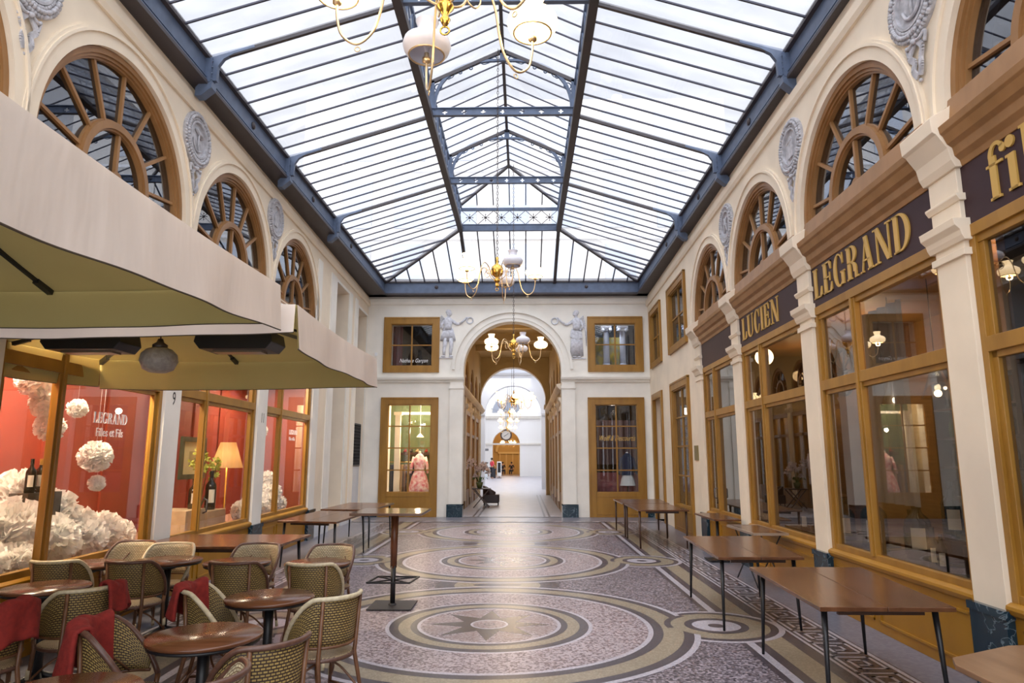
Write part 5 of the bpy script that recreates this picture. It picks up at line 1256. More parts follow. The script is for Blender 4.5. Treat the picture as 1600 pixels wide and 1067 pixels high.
# white lettering on the glass
def wtext(s, size, y, z, nm, mp, lab, sgn=1, nn=-.026, xs=.8, m_=WHITE, shear=0, cat='lettering'):
    return text_mesh(nm, s, size, lambda a, b, c: mp(y+sgn*a, z+b, nn+c), m_, label=lab, cat=cat, loc=mp(y, z, nn), xs=xs, shear=shear)
for (u0, z0, hh_, lb_) in ((7.10,2.12,.115,'white word LEGRAND on the nearest red shop window'),(13.66,2.22,.095,'small white word LEGRAND on the farthest red shop window')):
    r_ = empty('window_lettering', SLm(u0, z0, 0), lb_, 'lettering'); didone('letters', 'LEGRAND', u0, z0, hh_, SLm, 1, -.027, -.025, WHITE, r_, .0)
wtext('Filles et Fils', .13, 7.42, 1.98, 'window_lettering', SLm, 'white words Filles et Fils under LEGRAND on the nearest red window', xs=.86)
wtext('Filles et Fils', .10, 13.85, 2.10, 'window_lettering', SLm, 'small white words under LEGRAND on the farthest red window', xs=.8)
# ---------------------------------------------------------------- right wine shop behind the glass
m = MB(SRm); m.poly([(5.5,0,-2.6),(14.6,0,-2.6),(14.6,4.1,-2.6),(5.5,4.1,-2.6)]); m.box(5.55, 14.5, 3.9, 4.0, -2.6, -.4)
m.build('wall_wine_shop', mat('brown_shop_boards', (.26,.13,.05), .6, col2=(.20,.095,.035), scale=3, stretch=(1,.3,8)), kind='structure', recalc=False, label='brown boarded back wall of the wine shop on the right', cat='wall')
for y, e in ((6.6,14),(10.2,6),(13.0,4)): lamp('wine_shop_lamp', 'POINT', SRm(y, 3.3, -1.5), e*8, (1,.66,.33), .1)
for i, (y, n, z) in enumerate(((7.55,-.45,2.33),(6.75,-.45,2.33),(6.30,-.6,1.98))):
    r_ = empty('pendant_lamp', SRm(y, z, n), ('clear glass cone lamp farthest in the LEGRAND window','clear glass cone lamp in the middle of the LEGRAND window','clear glass cone lamp lowest at the near end of the LEGRAND window')[i], 'lamp', 'glass cone lamps of the LEGRAND window')
    c = tuple(SRm(y, z, n)); m = MB(); m.lathe([(.15,0),(.12,.08),(.03,.34),(.02,.42)], c, 24, cap=False); m.build('glass_cone', glassmat('clear_cone_glass', (.85,.88,.9), .28), r_, recalc=False)
    m = MB(); m.tube([(c[0],c[1],c[2]+.4),(c[0],c[1],3.55)], .004, 5); m.build('cord', BLACK, r_)
    m = MB(); m.ball((c[0],c[1],c[2]+.05), .035, 10, 8); m.build('bulb', BULB, r_)
m = MB(SRm)
def cur(y0, y1, z0, z1, nn): 
    m.grid(lambda u, v: (y0+(y1-y0)*u, z0+(z1-z0)*v, nn+.03*sin(u*34)), 48, 2)
cur(7.20, 8.30, 1.25, 3.45, -.42); m.build('curtain', mat('grey_curtain', (.36,.34,.32), .9), label='pale grey curtain hanging at the far end of the LEGRAND window', cat='curtain', loc=SRm(7.7,3.4,-.4), recalc=False)
m = MB(SRm); cur(12.2, 13.0, .75, 3.3, -.42); m.build('curtain', mat('grey_curtain', (.36,.34,.32)), label='pale grey curtain behind the glass door under the blank board', cat='curtain', loc=SRm(12.6,3.3,-.4), recalc=False)
m = MB(SRm); m.box(5.75, 8.32, .60, .70, -1.0, -.06); m.box(8.8, 11.4, .60, .70, -1.0, -.06); m.build('window_shelf', DARKROOM, label='dark shelf inside the right shop windows holding the bottles', cat='shelf', loc=SRm(7,.6,-.5))
bl = [(7.98,-.30,.60,.13,'wide demijohn like bottle farthest in the LEGRAND window'), (7.80,-.62,.42,.08,'bottle with cream label beside the wide bottle in the LEGRAND window'), (7.45,-.50,.55,.12,'dark wide bottle just right of the mullion in the LEGRAND window'),
      (7.0,-.62,.50,.10,'tall shouldered bottle in the middle of the LEGRAND window'), (6.80,-.28,.34,.05,'slim bottle near the glass in the LEGRAND window'), (6.62,-.25,.30,.045,'smallest slim bottle near the glass in the LEGRAND window'),
      (6.42,-.55,.62,.11,'big magnum with white label in the LEGRAND window'), (6.08,-.45,.66,.11,'biggest magnum at the near end of the LEGRAND window'), (5.92,-.72,.50,.09,'bottle half hidden by the pilaster in the LEGRAND window'), (6.2,-.9,.5,.08,'bottle behind the magnums in the LEGRAND window')]
for y, n, h, r, lb in bl:
    big = y < 7.1 and h > .45
    if big: m = MB(SRm); m.box(y-r-.03, y+r+.03, .70, .95, n-r-.03, n+r+.03); m.build('display_block', DKWOOD, label='dark block lifting the %s' % lb, cat='stand', loc=SRm(y,.70,n))
    bottle(SRm(y, .95 if big else .70, n), h*1.15, r*1.05, lb, face=(-.5,-.85))
for y, n, h, r, lb in ((10.15,-.35,.42,.06,'bottle with white label nearest the framed notice in the LUCIEN window'), (9.75,-.5,.46,.10,'squat bottle in the middle of the LUCIEN window'), (9.45,-.35,.36,.06,'slim bottle in the LUCIEN window'), (9.15,-.5,.55,.11,'big dark bottle at the near end of the LUCIEN window'), (9.0,-.3,.36,.06,'small bottle at the near edge of the LUCIEN window')):
    bottle(SRm(y, .70, n), h, r, lb, face=(-.5,-.85))
m = MB(SRm)
r_ = empty('bottle_stand', SRm(6.9,.7,-.9), 'wooden stand with open shelves in the LEGRAND window', 'stand')
for q in ((6.62,6.66,.70,1.30),(7.06,7.10,.70,1.30),(6.62,7.10,1.27,1.30),(6.62,7.10,1.05,1.07)): m.box(*q, -1.15, -.75)
m.build('boards', mat('stand_wood', (.33,.19,.09), .5), r_)
r_ = empty('framed_picture', SRm(6.7,2.2,-2.4), 'small framed drawing with three dark marks on the lit boards of the wine shop', 'picture')
m = MB(SRm); m.box(6.35,6.95,1.95,2.55,-2.55,-2.50); m.build('picture_frame', mat('cream_frame', (.62,.50,.28), .5), r_); m = MB(SRm); m.box(6.41,6.89,2.01,2.49,-2.50,-2.49); m.build('drawing', mat('cream_sheet', (.70,.60,.38), .7), r_)
m = MB(SRm); 
for y, z in ((6.8,2.33),(6.65,2.36),(6.5,2.35),(6.62,2.12)): m.slab([(y-.05,z-.04),(y,z-.05),(y+.04,z+.02),(y+.01,z+.05)], -2.488, -2.482)
m.build('ink_marks', BLACK, r_)
# rack of bottles deep in the shop with small lights
r_ = empty('bottle_rack', SRm(8.4,0,-2.3), 'tall rack of bottles with warm lights deep in the wine shop', 'rack')
m = MB(SRm)
for z in (.4,.8,1.2,1.6,2.0,2.4,2.8): m.box(7.3, 9.9, z, z+.03, -2.55, -2.2)
for y in (7.3,8.15,9.0,9.87): m.box(y, y+.03, 0, 3.1, -2.55, -2.2)
m.build('shelves', DKWOOD, r_)
for j, z in enumerate((1.23,1.63,2.03,2.43)):
    for i in range(14):
        y = 7.42+.18*i; p = SRm(y, z, -2.36); o = MB(); o.lathe([(.035,0),(.035,.19),(.013,.24),(.013,.31)], tuple(p), 8)
        o.build('wine_bottle', BOT_D if (i+j) % 3 else BOT_G, label='small bottle on the lit rack deep in the wine shop', cat='bottle', group='bottles on the lit rack', loc=p)
for y, z in ((8.6,1.95),(9.4,2.7),(8.0,2.7),(7.6,1.9),(9.2,1.5)):
    m = MB(); m.ball(tuple(SRm(y, z, -2.12)), .025, 8, 6); m.build('spot_bulb', BULB, r_)
r_ = empty('menu_board', SRm(9.32,1.6,-.12), 'white menu sheet on a dark clip board near the glass of the LUCIEN window', 'menu')
m = MB(SRm); m.box(9.14,9.46,1.38,1.86,-.20,-.18); m.build('board', BLACK, r_); m = MB(SRm); m.box(9.16,9.44,1.40,1.81,-.178,-.174); m.build('sheet', mat('menu_paper', (.55,.53,.58), .7), r_)
m = MB(SRm)
for i in range(9): m.box(9.22,9.38+.02*(i%3),1.73-.03*i,1.735-.03*i,-.173,-.1725)
m.build('print_lines', mat('grey_ink', (.12,.12,.14), .7), r_)
r_ = empty('framed_notice', SRm(10.2,.7,-.4), 'dark framed pale notice leaning at the foot of the LUCIEN window', 'picture')
m = MB(SRm); m.box(9.95,10.42,.72,1.45,-.62,-.60); m.build('notice', mat('pale_notice', (.42,.38,.33), .7), r_)
m = MB(SRm)
for q in ((9.92,9.96,.70,1.48),(10.41,10.45,.70,1.48),(9.95,10.42,1.44,1.48),(9.95,10.42,.70,.74)): m.box(*q, -.63, -.57)
m.build('picture_frame', BLACK, r_)
for i, y in enumerate((10.9, 9.6)):    # spoked wheels high behind the LUCIEN window
    r_ = empty('cart_wheel', SRm(y,3.0,-.8), ('dark spoked wheel behind the top of the LUCIEN window','faint spoked wheel nearer the camera behind the LUCIEN window')[i], 'wheel')
    m = MB(SRm); m.ring(y, 2.95, .30, .345, -.85, -.80, 0, 2*pi, 32); m.ring(y, 2.95, 0, .06, -.87, -.78, 0, 2*pi, 12); m.build('rim_and_hub', DKWOOD, r_)
    for k in range(10):
        a = 2*pi*k/10; q = MB(SRm); q.tube([(y+.05*cos(a),2.95+.05*sin(a),-.825),(y+.31*cos(a),2.95+.31*sin(a),-.825)], .012, 6); q.build('spoke', DKWOOD, r_)

# ---------------------------------------------------------------- rooms behind the end wall windows
def room(x0, x1, z0, z1, y1, wall, back, nm, lab):
    m = MB(); ya = YE+.43
    m.poly([(x0,ya,z0),(x0,y1,z0),(x0,y1,z1),(x0,ya,z1)]); m.poly([(x1,ya,z0),(x1,y1,z0),(x1,y1,z1),(x1,ya,z1)]); m.poly([(x0,ya,z1),(x1,ya,z1),(x1,y1,z1),(x0,y1,z1)]); m.poly([(x0,ya,z0),(x1,ya,z0),(x1,y1,z0),(x0,y1,z0)])
    m.cm = 1; m.poly([(x0,y1,z0),(x1,y1,z0),(x1,y1,z1),(x0,y1,z1)])
    m.build('wall_room_%s' % nm, [wall, back], kind='structure', recalc=False, label=lab, cat='wall')
room(-4.35,-2.42,.01,3.9,22.9, mat('warm_cream_room', (.75,.62,.42), .8), mat('sage_green_wall', (.12,.16,.08), .8), 'lit_shop', 'cream and green room of the lit clothes shop')
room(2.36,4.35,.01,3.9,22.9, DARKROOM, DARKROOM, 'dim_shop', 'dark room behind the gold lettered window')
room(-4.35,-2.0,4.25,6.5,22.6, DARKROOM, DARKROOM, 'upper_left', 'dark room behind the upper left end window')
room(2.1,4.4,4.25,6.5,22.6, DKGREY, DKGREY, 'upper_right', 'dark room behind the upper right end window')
lamp('lit_shop_lamp', 'AREA', (-3.1, 21.9, 3.7), 95, (1,.80,.52), 1.0, (0,0,0)); lamp('dress_spot', 'POINT', (-2.9, 21.45, 2.6), 28, (1,.85,.65), .05)
lamp('dim_shop_lamp', 'POINT', (3.2, 21.5, 3.2), 7, (1,.85,.7), .1); lamp('upper_room_fill', 'POINT', (3.2, 21.4, 6.2), 32, (.9,.95,1), .1)  # the upper room light is an added fill brightening the yellow cloth
def mannequin(x, y, z0, h, label, dress, mats, w=.17):
    root = empty('mannequin', (x,y,z0), label, 'mannequin')
    m = MB(lambda a,b,c: (x+a, y+b*.7, z0+c)); m.lathe(dress, (0,0,0), 28, cap=False); m.build('dress' if len(dress) > 5 else 'garment', mats[0], root, recalc=False)
    m = MB(lambda a,b,c: (x+a, y+b*.8, z0+c)); m.lathe([(.045,h-.22),(.04,h-.14),(.03,h-.12),(0,h-.11)], (0,0,0), 14); m.build('neck', mats[1], root)
    for s in (-1, 1):
        m = MB(); m.tube([(x+s*w,y,z0+h-.30),(x+s*(w+.07),y-.02,z0+h-.55),(x+s*(w+.10),y-.10,z0+h-.80)], [.055,.05,.035], 10); m.build('sleeve', mats[0], root)
    m = MB(); m.tube([(x,y,z0),(x,y,z0+h-.6)], .015, 8); m.lathe([(.16,0),(.15,.015),(0,.02)], (x,y,z0), 20); m.build('stand', CHAIN, root)
    return root
FLORAL = mat('pink_white_floral', (.85,.70,.66), .8, col2=(.65,.16,.20), scale=11)
mannequin(-2.93, 21.75, .03, 2.05, 'dummy in a pink and white flowered dress in the lit end window', [(.36,.55),(.33,.80),(.24,1.15),(.155,1.33),(.19,1.55),(.20,1.68),(.10,1.82),(.045,1.86)], (FLORAL, CREAM))
r_ = empty('clothes_rail', (-3.45,22.2,0), 'rail hung with dark and tan clothes in the lit end window', 'clothes rail')
m = MB(); m.tube([(-4.0,22.15,1.62),(-2.95,22.15,1.62)], .012, 8); m.tube([(-4.0,22.15,1.62),(-4.0,22.15,.01)], .012, 8); m.build('rail', BRASS, r_)
gm = [mat('dark_blue_cloth', (.05,.06,.11), .9), mat('tan_cloth', (.45,.30,.16), .9), mat('grey_cloth', (.12,.12,.14), .9), mat('brown_cloth', (.22,.12,.07), .9)]
for i in range(9):
    x = -3.88+.11*i; m = MB(); m.slab([(x-.04,22.0),(x+.03,21.98),(x+.04,22.35),(x-.03,22.33)], .50+.1*(i%3), 1.54); o = m.build('hanging_garment', gm[(0,0,2,1,3,1,0,2,3)[i]], label='garment on the rail in the lit end window', cat='clothes', group='clothes on the rail', loc=(x,22.15,1.54), bevel=.01)
m = MB(); m.box(-3.75,-2.6,22.55,22.88,1.85,1.93); m.build('shelf', DKWOOD, label='dark shelf with shoes in the lit end window', cat='shelf')
for i, (x, c) in enumerate(((-3.55,RED),(-3.35,BLACK),(-3.15,gm[1]),(-2.85,RED))):
    m = MB(); m.ball((x,22.6,1.965), .07, 10, 6, (1.0,1.4,.5)); m.ball((x,22.68,2.0), .045, 8, 6, (1,1,1)); m.build('shoe', c, label='shoe on the dark shelf in the lit end window, number %s from the left' % ('one','two','three','four')[i], cat='shoe', loc=(x,22.6,1.93))
m = MB(); m.lathe([(.12,2.42),(.05,2.50),(.02,2.53)], (-3.0,22.2,0), 18, cap=False); m.tube([(-3.0,22.2,2.5),(-3.0,22.2,3.88)], .006, 5); m.build('ceiling_lamp', SHADE_ON, label='small hanging lamp in the lit end window', cat='lamp', loc=(-3.0,22.2,2.45))
m = MB(); m.box(-3.72,-3.55,21.6,21.75,.01,3.1); m.box(-3.76,-3.51,21.56,21.8,3.1,3.2); m.build('shop_column', CREAM, label='slim cream column inside the lit end window', cat='column')
m = MB(); m.slab([(-3.9,22.3),(-2.6,22.3),(-2.5,22.5),(-3.9,22.5)], 3.16, 3.24); m.build('ceiling_tray', WHITE, label='pale lighting tray under the ceiling of the lit shop', cat='lighting')
# dim shop: curtain, tufted sofa, dummy in denim
m = MB(); m.grid(lambda u, v: (2.4+1.9*u, 22.0+.04*sin(u*60), 1.55+1.4*v), 90, 2); m.build('curtain', mat('mauve_lace', (.15,.10,.11), .9), label='dark mauve curtain behind the gold script window', cat='curtain', loc=(3.3,22,2.9), recalc=False)
r_ = empty('tufted_sofa', (3.2,21.8,0), 'dusty rose buttoned seat back behind the gold script window', 'sofa'); VEL = mat('dusty_rose_velvet', (.30,.09,.10), .8)
m = MB(); m.grid(lambda u, v: (2.45+1.6*u, 21.72-.035*abs(sin(u*14))*abs(sin(v*9)), .35+.95*v), 70, 24); m.build('buttoned_back', VEL, r_, recalc=False)
m = MB(); m.box(2.45,4.05,21.73,22.0,.02,1.28); m.build('body', VEL, r_, bevel=.02)
DEN = mat('denim', (.03,.05,.11), .9)
mannequin(3.62, 21.58, .60, 1.45, 'dummy in a dark denim jacket over white in the dim end window', [(.20,.62),(.17,.80),(.19,1.0),(.20,1.14),(.10,1.26),(.05,1.30)], (DEN, WHITE))
m = MB(lambda a,b,c: (3.62+a, 21.58+b*.7, c)); m.lathe([(.24,.9),(.20,1.1),(.15,1.24)], (0,0,0), 24, cap=False); m.build('skirt', WHITE, label='white skirt under the denim jacket in the dim end window', cat='clothes', loc=(3.62,21.58,1.2), recalc=False)
text_mesh('window_lettering', 'Wolff & Descourtis', .235, lambda a, b, c: EWm(3.22+a, 2.27+b, -.04+c), GOLD, label='gold script lettering Wolff & Descourtis on the dim end window', cat='lettering', loc=EWm(3.22,2.27,-.04), shear=.45, xs=.60)
text_mesh('window_lettering', 'Nathalie Garçon', .17, lambda a, b, c: EWm(-3.07+a, 4.70+b, -.04+c), WHITE, label='white script lettering on the upper left end window', cat='lettering', loc=EWm(-3.07,4.7,-.04), shear=.35, xs=.78)
# upper rooms
m = MB(); m.grid(lambda u, v: (-4.0+.45*u, 21.6+.03*sin(u*25), 4.3+2.1*v), 24, 2); m.build('curtain', mat('dark_red_curtain', (.13,.02,.03), .9), label='dark red curtain at the left of the upper left end window', cat='curtain', loc=(-3.8,21.6,6.3), recalc=False)
YEL = mat('yellow_patterned_cloth', (.55,.42,.04), .8, col2=(.30,.30,.22), scale=6)
m = MB(); m.grid(lambda u, v: (2.45+1.12*u, 21.9+.02*sin(u*30+v*6), 4.35+1.30*v), 40, 12); m.build('yellow_cloth', YEL, label='yellow patterned cloth behind the columns of the upper right end window', cat='cloth', loc=(3.0,21.9,5.0), recalc=False)
BLW = mat('pale_blue_white_paint', (.58,.62,.78), .6)
for i, x in enumerate((3.05, 3.58)):
    r_ = empty('white_column', (x,21.55,4.5), ('left white Ionic column in the upper right end window','right white Ionic column in the upper right end window')[i], 'column')
    m = MB(); m.lathe([(.105,4.72),(.10,5.2),(.095,5.78)], (x,21.55,0), 20)
    m.build('shaft', BLW, r_); m = MB(); m.box(x-.17,x+.17,21.42,21.68,4.45,4.62); m.lathe([(.14,4.62),(.14,4.66),(.115,4.70),(.11,4.73)], (x,21.55,0), 20); m.build('base', BLW, r_)
    m = MB(); m.box(x-.17,x+.17,21.42,21.68,5.88,5.95)
    for s in (-1, 1): m.lathe([(.0,-.13),(.06,-.13),(.06,.13),(0,.13)], (x+s*.12,21.55,5.82), 14, axis='y')
    m.box(x-.12,x+.12,21.44,21.66,5.78,5.88); m.build('capital', BLW, r_)

# ---------------------------------------------------------------- reliefs on the end wall
def relief(cx, z0, s, label, male):
    """winged figure in low relief; s=+1 reaches its wreath to the right"""
    mp = lambda a, b, c: EWm(cx+s*a, z0+b, c*.5)
    root = empty('relief_figure', EWm(cx, z0, 0), label, 'relief', 'relief figures beside the great arch')
    m = MB(mp)
    m.ball((.02,1.40,.04), .085, 14, 10, (1,1.15,1)); m.ball((.0,1.45,.03), .085, 12, 8, (1.05,.9,1)); m.ball((.095,1.38,.05), .022, 6, 5)
    m.tube([(.01,1.32,.03),(.0,1.26,.03)], .045, 10)
    m.tube([(0,1.26,.03),(-.01,1.12,.04),(-.01,.98,.04),(0,.88,.04)], [.10,.145,.115,.13], 14)
    m.tube([(.11,1.17,.05),(.27,1.06,.06),(.36,1.06,.06)], [.052,.042,.038], 9); m.tube([(.36,1.06,.06),(.48,1.16,.06),(.56,1.25,.05)], [.038,.03,.024], 9); m.ball((.58,1.265,.05), .03, 8, 6, (1.3,.8,1))
    m.tube([(-.12,1.17,.04),(-.21,1.03,.05),(-.16,.90,.08)], [.05,.042,.034], 9); m.ball((-.12,.88,.09), .035, 8, 6)
    if male:
        m.tube([(-.07,.60,.04),(-.10,.40,.04),(-.12,.22,.04),(-.12,.05,.03)], [.075,.06,.05,.034], 10); m.tube([(.08,.60,.05),(.11,.40,.06),(.09,.22,.04),(.08,.05,.04)], [.075,.06,.052,.034], 10)
    for dx in ((-.14,.10) if male else (-.07,.07)): m.ball((dx,.03,.06), .05, 8, 6, (1.4,.55,1))
    m.build('body', RELIEF_W, root)
    m = MB(mp); n = 13; zb = .52 if male else .06
    for i in range(n):
        t = i/(n-1)*2-1; w0 = .125; w1 = .22 if male else .185
        m.tube([(t*w0,.93,.05+.03*(1-t*t)),(t*(w0+w1)/2*1.05,(.93+zb)/2,.05+.05*(1-t*t)),(t*w1,zb+.02*sin(i*2.1),.04+.04*(1-t*t))], [.022,.026,.024], 6)
    m.slab([(-.13,.93),(.13,.93),(w1,zb+.02),(-w1,zb+.02)], 0, .06)
    if not male: m.slab([(-.17,.80),(.18,.86),(.20,.66),(.02,.58),(-.18,.62)], .06, .13)
    m.build('drapery', RELIEF_W, root)
    m = MB(mp)
    for i in range(9):
        m.tube([(-.10-.004*i,1.20-.01*i,.02),(-.22-.012*i,1.34-.06*i,.03),(-.25-.006*i,1.22-.105*i,.02)], [.015,.022,.008], 6)
    m.build('wing', RELIEF_W, root)
    m = MB(mp); m.tube([(.68+.095*cos(2*pi*i/24),1.17+.095*sin(2*pi*i/24),.04) for i in range(24)], .022, 7, closed=True)
    for i in range(24): a = 2*pi*i/24; m.ball((.68+.10*cos(a),1.17+.10*sin(a),.05), .022, 6, 4)
    m.build('wreath', RELIEF_W, root)
    m = MB(mp); m.box(-.28,.24,-.03,.0,0,.06); m.build('ledge', RELIEF_W, root)
relief(-1.99, 4.85, 1, 'low relief of a helmeted winged figure holding a wreath, left of the great arch', True)
relief(2.04, 4.82, -1, 'low relief of a long robed winged figure holding a wreath, right of the great arch', False)
# ---------------------------------------------------------------- wreathed medallions
def medallion(mp, y, z, sg, label, sym, seed):
    f = lambda a, b, c: mp(y+sg*a, z+b, c)
    root = empty('wreath_medallion', mp(y, z, 0), label, 'relief', 'wreathed medallions between the arched windows')
    m = MB(f); m.ring(0, 0, .0, .235, 0, .02, 0, 2*pi, 40); m.ring(0, 0, .235, .262, 0, .055, 0, 2*pi, 40); m.build('disc', RELIEF, root)
    m = MB(f); rnd = random.Random(seed)
    for i in range(54):
        a = 2*pi*i/54
        for rr, n in ((.285,.03),(.325,.05),(.365,.03)):
            q = a+rnd.uniform(-.04,.04); m.ball((rr*cos(q), rr*sin(q), n), .026, 6, 4, (1,1,1.1))
    m.ring(0, 0, .26, .385, 0, .035, 0, 2*pi, 40)
    m.build('laurel_wreath', RELIEF, root)
    m = MB(f)
    for s in (-1, 1):
        m.tube(bez([(0,-.40,.03),(s*.09,-.44,.05),(s*.15,-.40,.03),(s*.13,-.50,.03)], 5), .017, 6)
        P = bez([(s*.02,-.42,.03),(s*.10,-.52,.04),(s*.05,-.60,.03),(s*.0+s*.06,-.68,.04),(s*.02,-.76,.03)], 5)
        for p, q in zip(P, P[1:]): m.beam(tuple(p), tuple(q), .055, .02, up=(0,0,1))
    m.ball((0,-.42,.05), .03, 8, 6); m.ball((0,-.80,.02), .02, 6, 4)
    m.build('ribbon', RELIEF, root)
    m = MB(f)
    if sym == 'hammer': m.tube([(0,-.16,.04),(.0,.08,.04)], .012, 7); m.tube([(-.10,.13,.04),(.10,.06,.04)], [.02,.03], 8); m.tube(bez([(-.13,-.02,.035),(-.10,-.12,.035),(0,-.17,.035),(.10,-.13,.035)],5), .012, 6)
    elif sym == 'anchor': m.tube([(0,.16,.04),(0,-.14,.04)], .016, 7); m.tube(bez([(-.14,-.04,.04),(-.09,-.13,.04),(0,-.16,.04),(.09,-.13,.04),(.14,-.04,.04)],5), .018, 7); m.tube([(-.07,.10,.04),(.07,.10,.04)], .013, 6); m.ball((.12,.04,.04), .05, 8, 6)
    elif sym == 'box': m.slab([(-.09,-.15),(.08,-.15),(.10,.08),(.02,.15),(-.09,.06)], .02, .045); m.tube([(-.09,.06,.045),(.10,.09,.045)], .007, 5)
    else: m.tube([(-.08,-.14,.04),(.06,.13,.04)], .016, 7); m.tube([(.08,-.14,.04),(-.06,.13,.04)], .016, 7); m.ball((0,0,.04), .04, 8, 6)
    m.build('emblem', RELIEF, root)
for (mp, y, z, sg, lb, sy) in ((SRm,5.70,5.93,-1,'large medallion with an anchor relief at the top right corner','anchor'),(SRm,8.72,5.94,-1,'medallion between the LEGRAND and LUCIEN arches on the right','box'),(SRm,11.90,5.96,-1,'smallest medallion on the right, before the farthest arch','cross'),
                               (SLm,5.42,6.10,1,'medallion with ribbon at the top left corner','cross'),(SLm,8.74,6.12,1,'medallion with a hammer relief, middle of the left wall','hammer'),(SLm,12.0,6.16,1,'smallest medallion on the left, above the second parasol','box')):
    medallion(mp, y, z, sg, lb, sy, int(y*10))
# iron grille in the farther recess
r_ = empty('iron_grille', SLm(20.0,1.5,-.3), 'black wrought iron grille in the last recess of the left wall', 'grille')
m = MB(SLm)
for q in ((19.35,20.65,1.52,1.56),(19.35,20.65,2.72,2.76)): m.box(*q, -.10, -.06)
for i in range(8): u = 19.37+.18*i; m.box(u, u+.02, 1.52, 2.76, -.10, -.06)
for i in range(7):
    for j in range(6): m.ring(19.47+.18*i, 1.66+.19*j, .05, .07, -.09, -.07, 0, 2*pi, 10)
m.build('scroll_panel', BLACK, r_)
m = MB(SLm); m.box(19.35,20.65,.42,1.50,-.20,-.08); m.build('baseboard_niche', GREYW, kind='structure', label='low wall under the iron grille', cat='wall')
m = MB(EWm); m.box(-4.28,-4.20,4.9,5.0,0,.03); m.build('wall_bracket', WHITE, label='tiny white fitting on the end wall in the left corner', cat='fitting')

# ---------------------------------------------------------------- passage furniture and far people
def person(x, y, h, label, shirt, trousers, skin, hair, pose='stand', face=0):
    root = empty('person', (x,y,.01), label, 'person'); s = h/1.75
    def sk(name, V, E, rad, m_):
        me = bpy.data.meshes.new(name); me.from_pydata([(a*s,b*s,c*s) for a,b,c in V], E, []); me.materials.append(m_)
        o = bpy.data.objects.new(name, me); COL.objects.link(o); o.parent = root
        md = o.modifiers.new('skin', 'SKIN'); sv = me.skin_vertices[0].data if me.skin_vertices else None
        if sv is None:
            bm = bmesh.new(); bm.from_mesh(me); bm.verts.layers.skin.verify(); bm.to_mesh(me); bm.free(); sv = me.skin_vertices[0].data
        for i, r in enumerate(rad): sv[i].radius = (r[0]*s, r[1]*s) if isinstance(r, tuple) else (r*s, r*s)
        sv[0].use_root = True; o.modifiers.new('sub', 'SUBSURF').levels = 1; o.modifiers['sub'].render_levels = 1; return o
    sit = pose == 'sit'
    hz = .55 if sit else .95; d = -.42 if sit else 0
    V = [(0,0,hz),(0,0,hz+.25),(0,0,hz+.48),(0,0,hz+.56),(0,-.01,hz+.66),(0,-.01,hz+.76)]
    E = [(0,1),(1,2),(2,3),(3,4),(4,5)]; rad = [(.15,.11),(.14,.10),(.16,.10),.055,.085,.08]
    for q in (-1, 1):
        b = len(V); V += [(q*.20,0,hz+.46),(q*.27,-.02,hz+.20),(q*.24,-.20,hz+.08),(q*.22,-.27,hz+.08)]; E += [(2,b),(b,b+1),(b+1,b+2),(b+2,b+3)]; rad += [.06,.045,.036,.03]
        b = len(V); V += [(q*.10,d*.1,hz-.05),(q*.11,d if sit else 0,hz*.52 if not sit else hz),(q*.11,d if sit else .02,.07),(q*.11,(d if sit else 0)-.13,.035)]; E += [(0,b),(b,b+1),(b+1,b+2),(b+2,b+3)]; rad += [.095,.065,.05,.04]
    body = sk('body', V, E, rad, skin)
    sk('shirt', [(0,0,hz),(0,0,hz+.25),(0,0,hz+.50)] + [(q*.20,0,hz+.46) for q in (-1,1)] + [(q*.27,-.02,hz+.22) for q in (-1,1)], [(0,1),(1,2),(2,3),(2,4),(3,5),(4,6)], [(.165,.125),(.155,.115),(.15,.11),.07,.07,.058,.058], shirt)
    sk('trousers', [(0,0,hz+.02)] + [(q*.10,d*.1,hz-.05) for q in (-1,1)] + [(q*.11,d if sit else 0,hz*.52 if not sit else hz) for q in (-1,1)] + [(q*.11,d if sit else .02,.10) for q in (-1,1)], [(0,1),(0,2),(1,3),(2,4),(3,5),(4,6)], [(.155,.12),.105,.105,.078,.078,.062,.062], trousers)
    m = MB(); m.ball((0,.015*s,(hz+.745)*s), .105*s, 12, 8, (1,1.05,.9)); o = m.build('hair', hair); o.parent = root
    root.rotation_euler = (0,0,face); return root
SKIN = mat('skin', (.50,.28,.18), .6); HAIR = mat('dark_hair', (.02,.014,.01), .7)
person(-2.32, 58.5, 1.72, 'person in a red shirt and dark trousers standing by the kiosk far down the gallery', mat('red_shirt', (.75,.06,.10), .8), mat('dark_trousers', (.03,.03,.04), .8), SKIN, HAIR, 'stand', 2.2)
person(-1.75, 70, 1.7, 'person in dark clothes sitting at the far end, left of two', mat('dark_coat', (.02,.02,.03), .8), mat('dark_trousers', (.03,.03,.04)), SKIN, HAIR, 'sit', .3)
person(-.85, 70, 1.7, 'person in dark clothes sitting at the far end, right of two', mat('dark_coat', (.02,.02,.03)), mat('dark_trousers', (.03,.03,.04)), SKIN, HAIR, 'sit', -.2)
for i, x in enumerate((-1.75,-.85)):
    r_ = empty('stool', (x,70.1,0), ('stool under the left seated person far away','stool under the right seated person far away')[i], 'stool')
    m = MB(); m.lathe([(.2,.40),(.2,.44),(0,.44)], (x,70.05,0), 14); m.build('seat', BLACK, r_); m = MB(); m.lathe([(.03,.02),(.03,.40)], (x,70.05,0), 8); m.lathe([(.16,.012),(.15,.03)], (x,70.05,0), 12); m.build('leg', BLACK, r_)
r_ = empty('kiosk', (-3.0,58.6,0), 'white pop up kiosk with a dark canopy far down the gallery', 'kiosk')
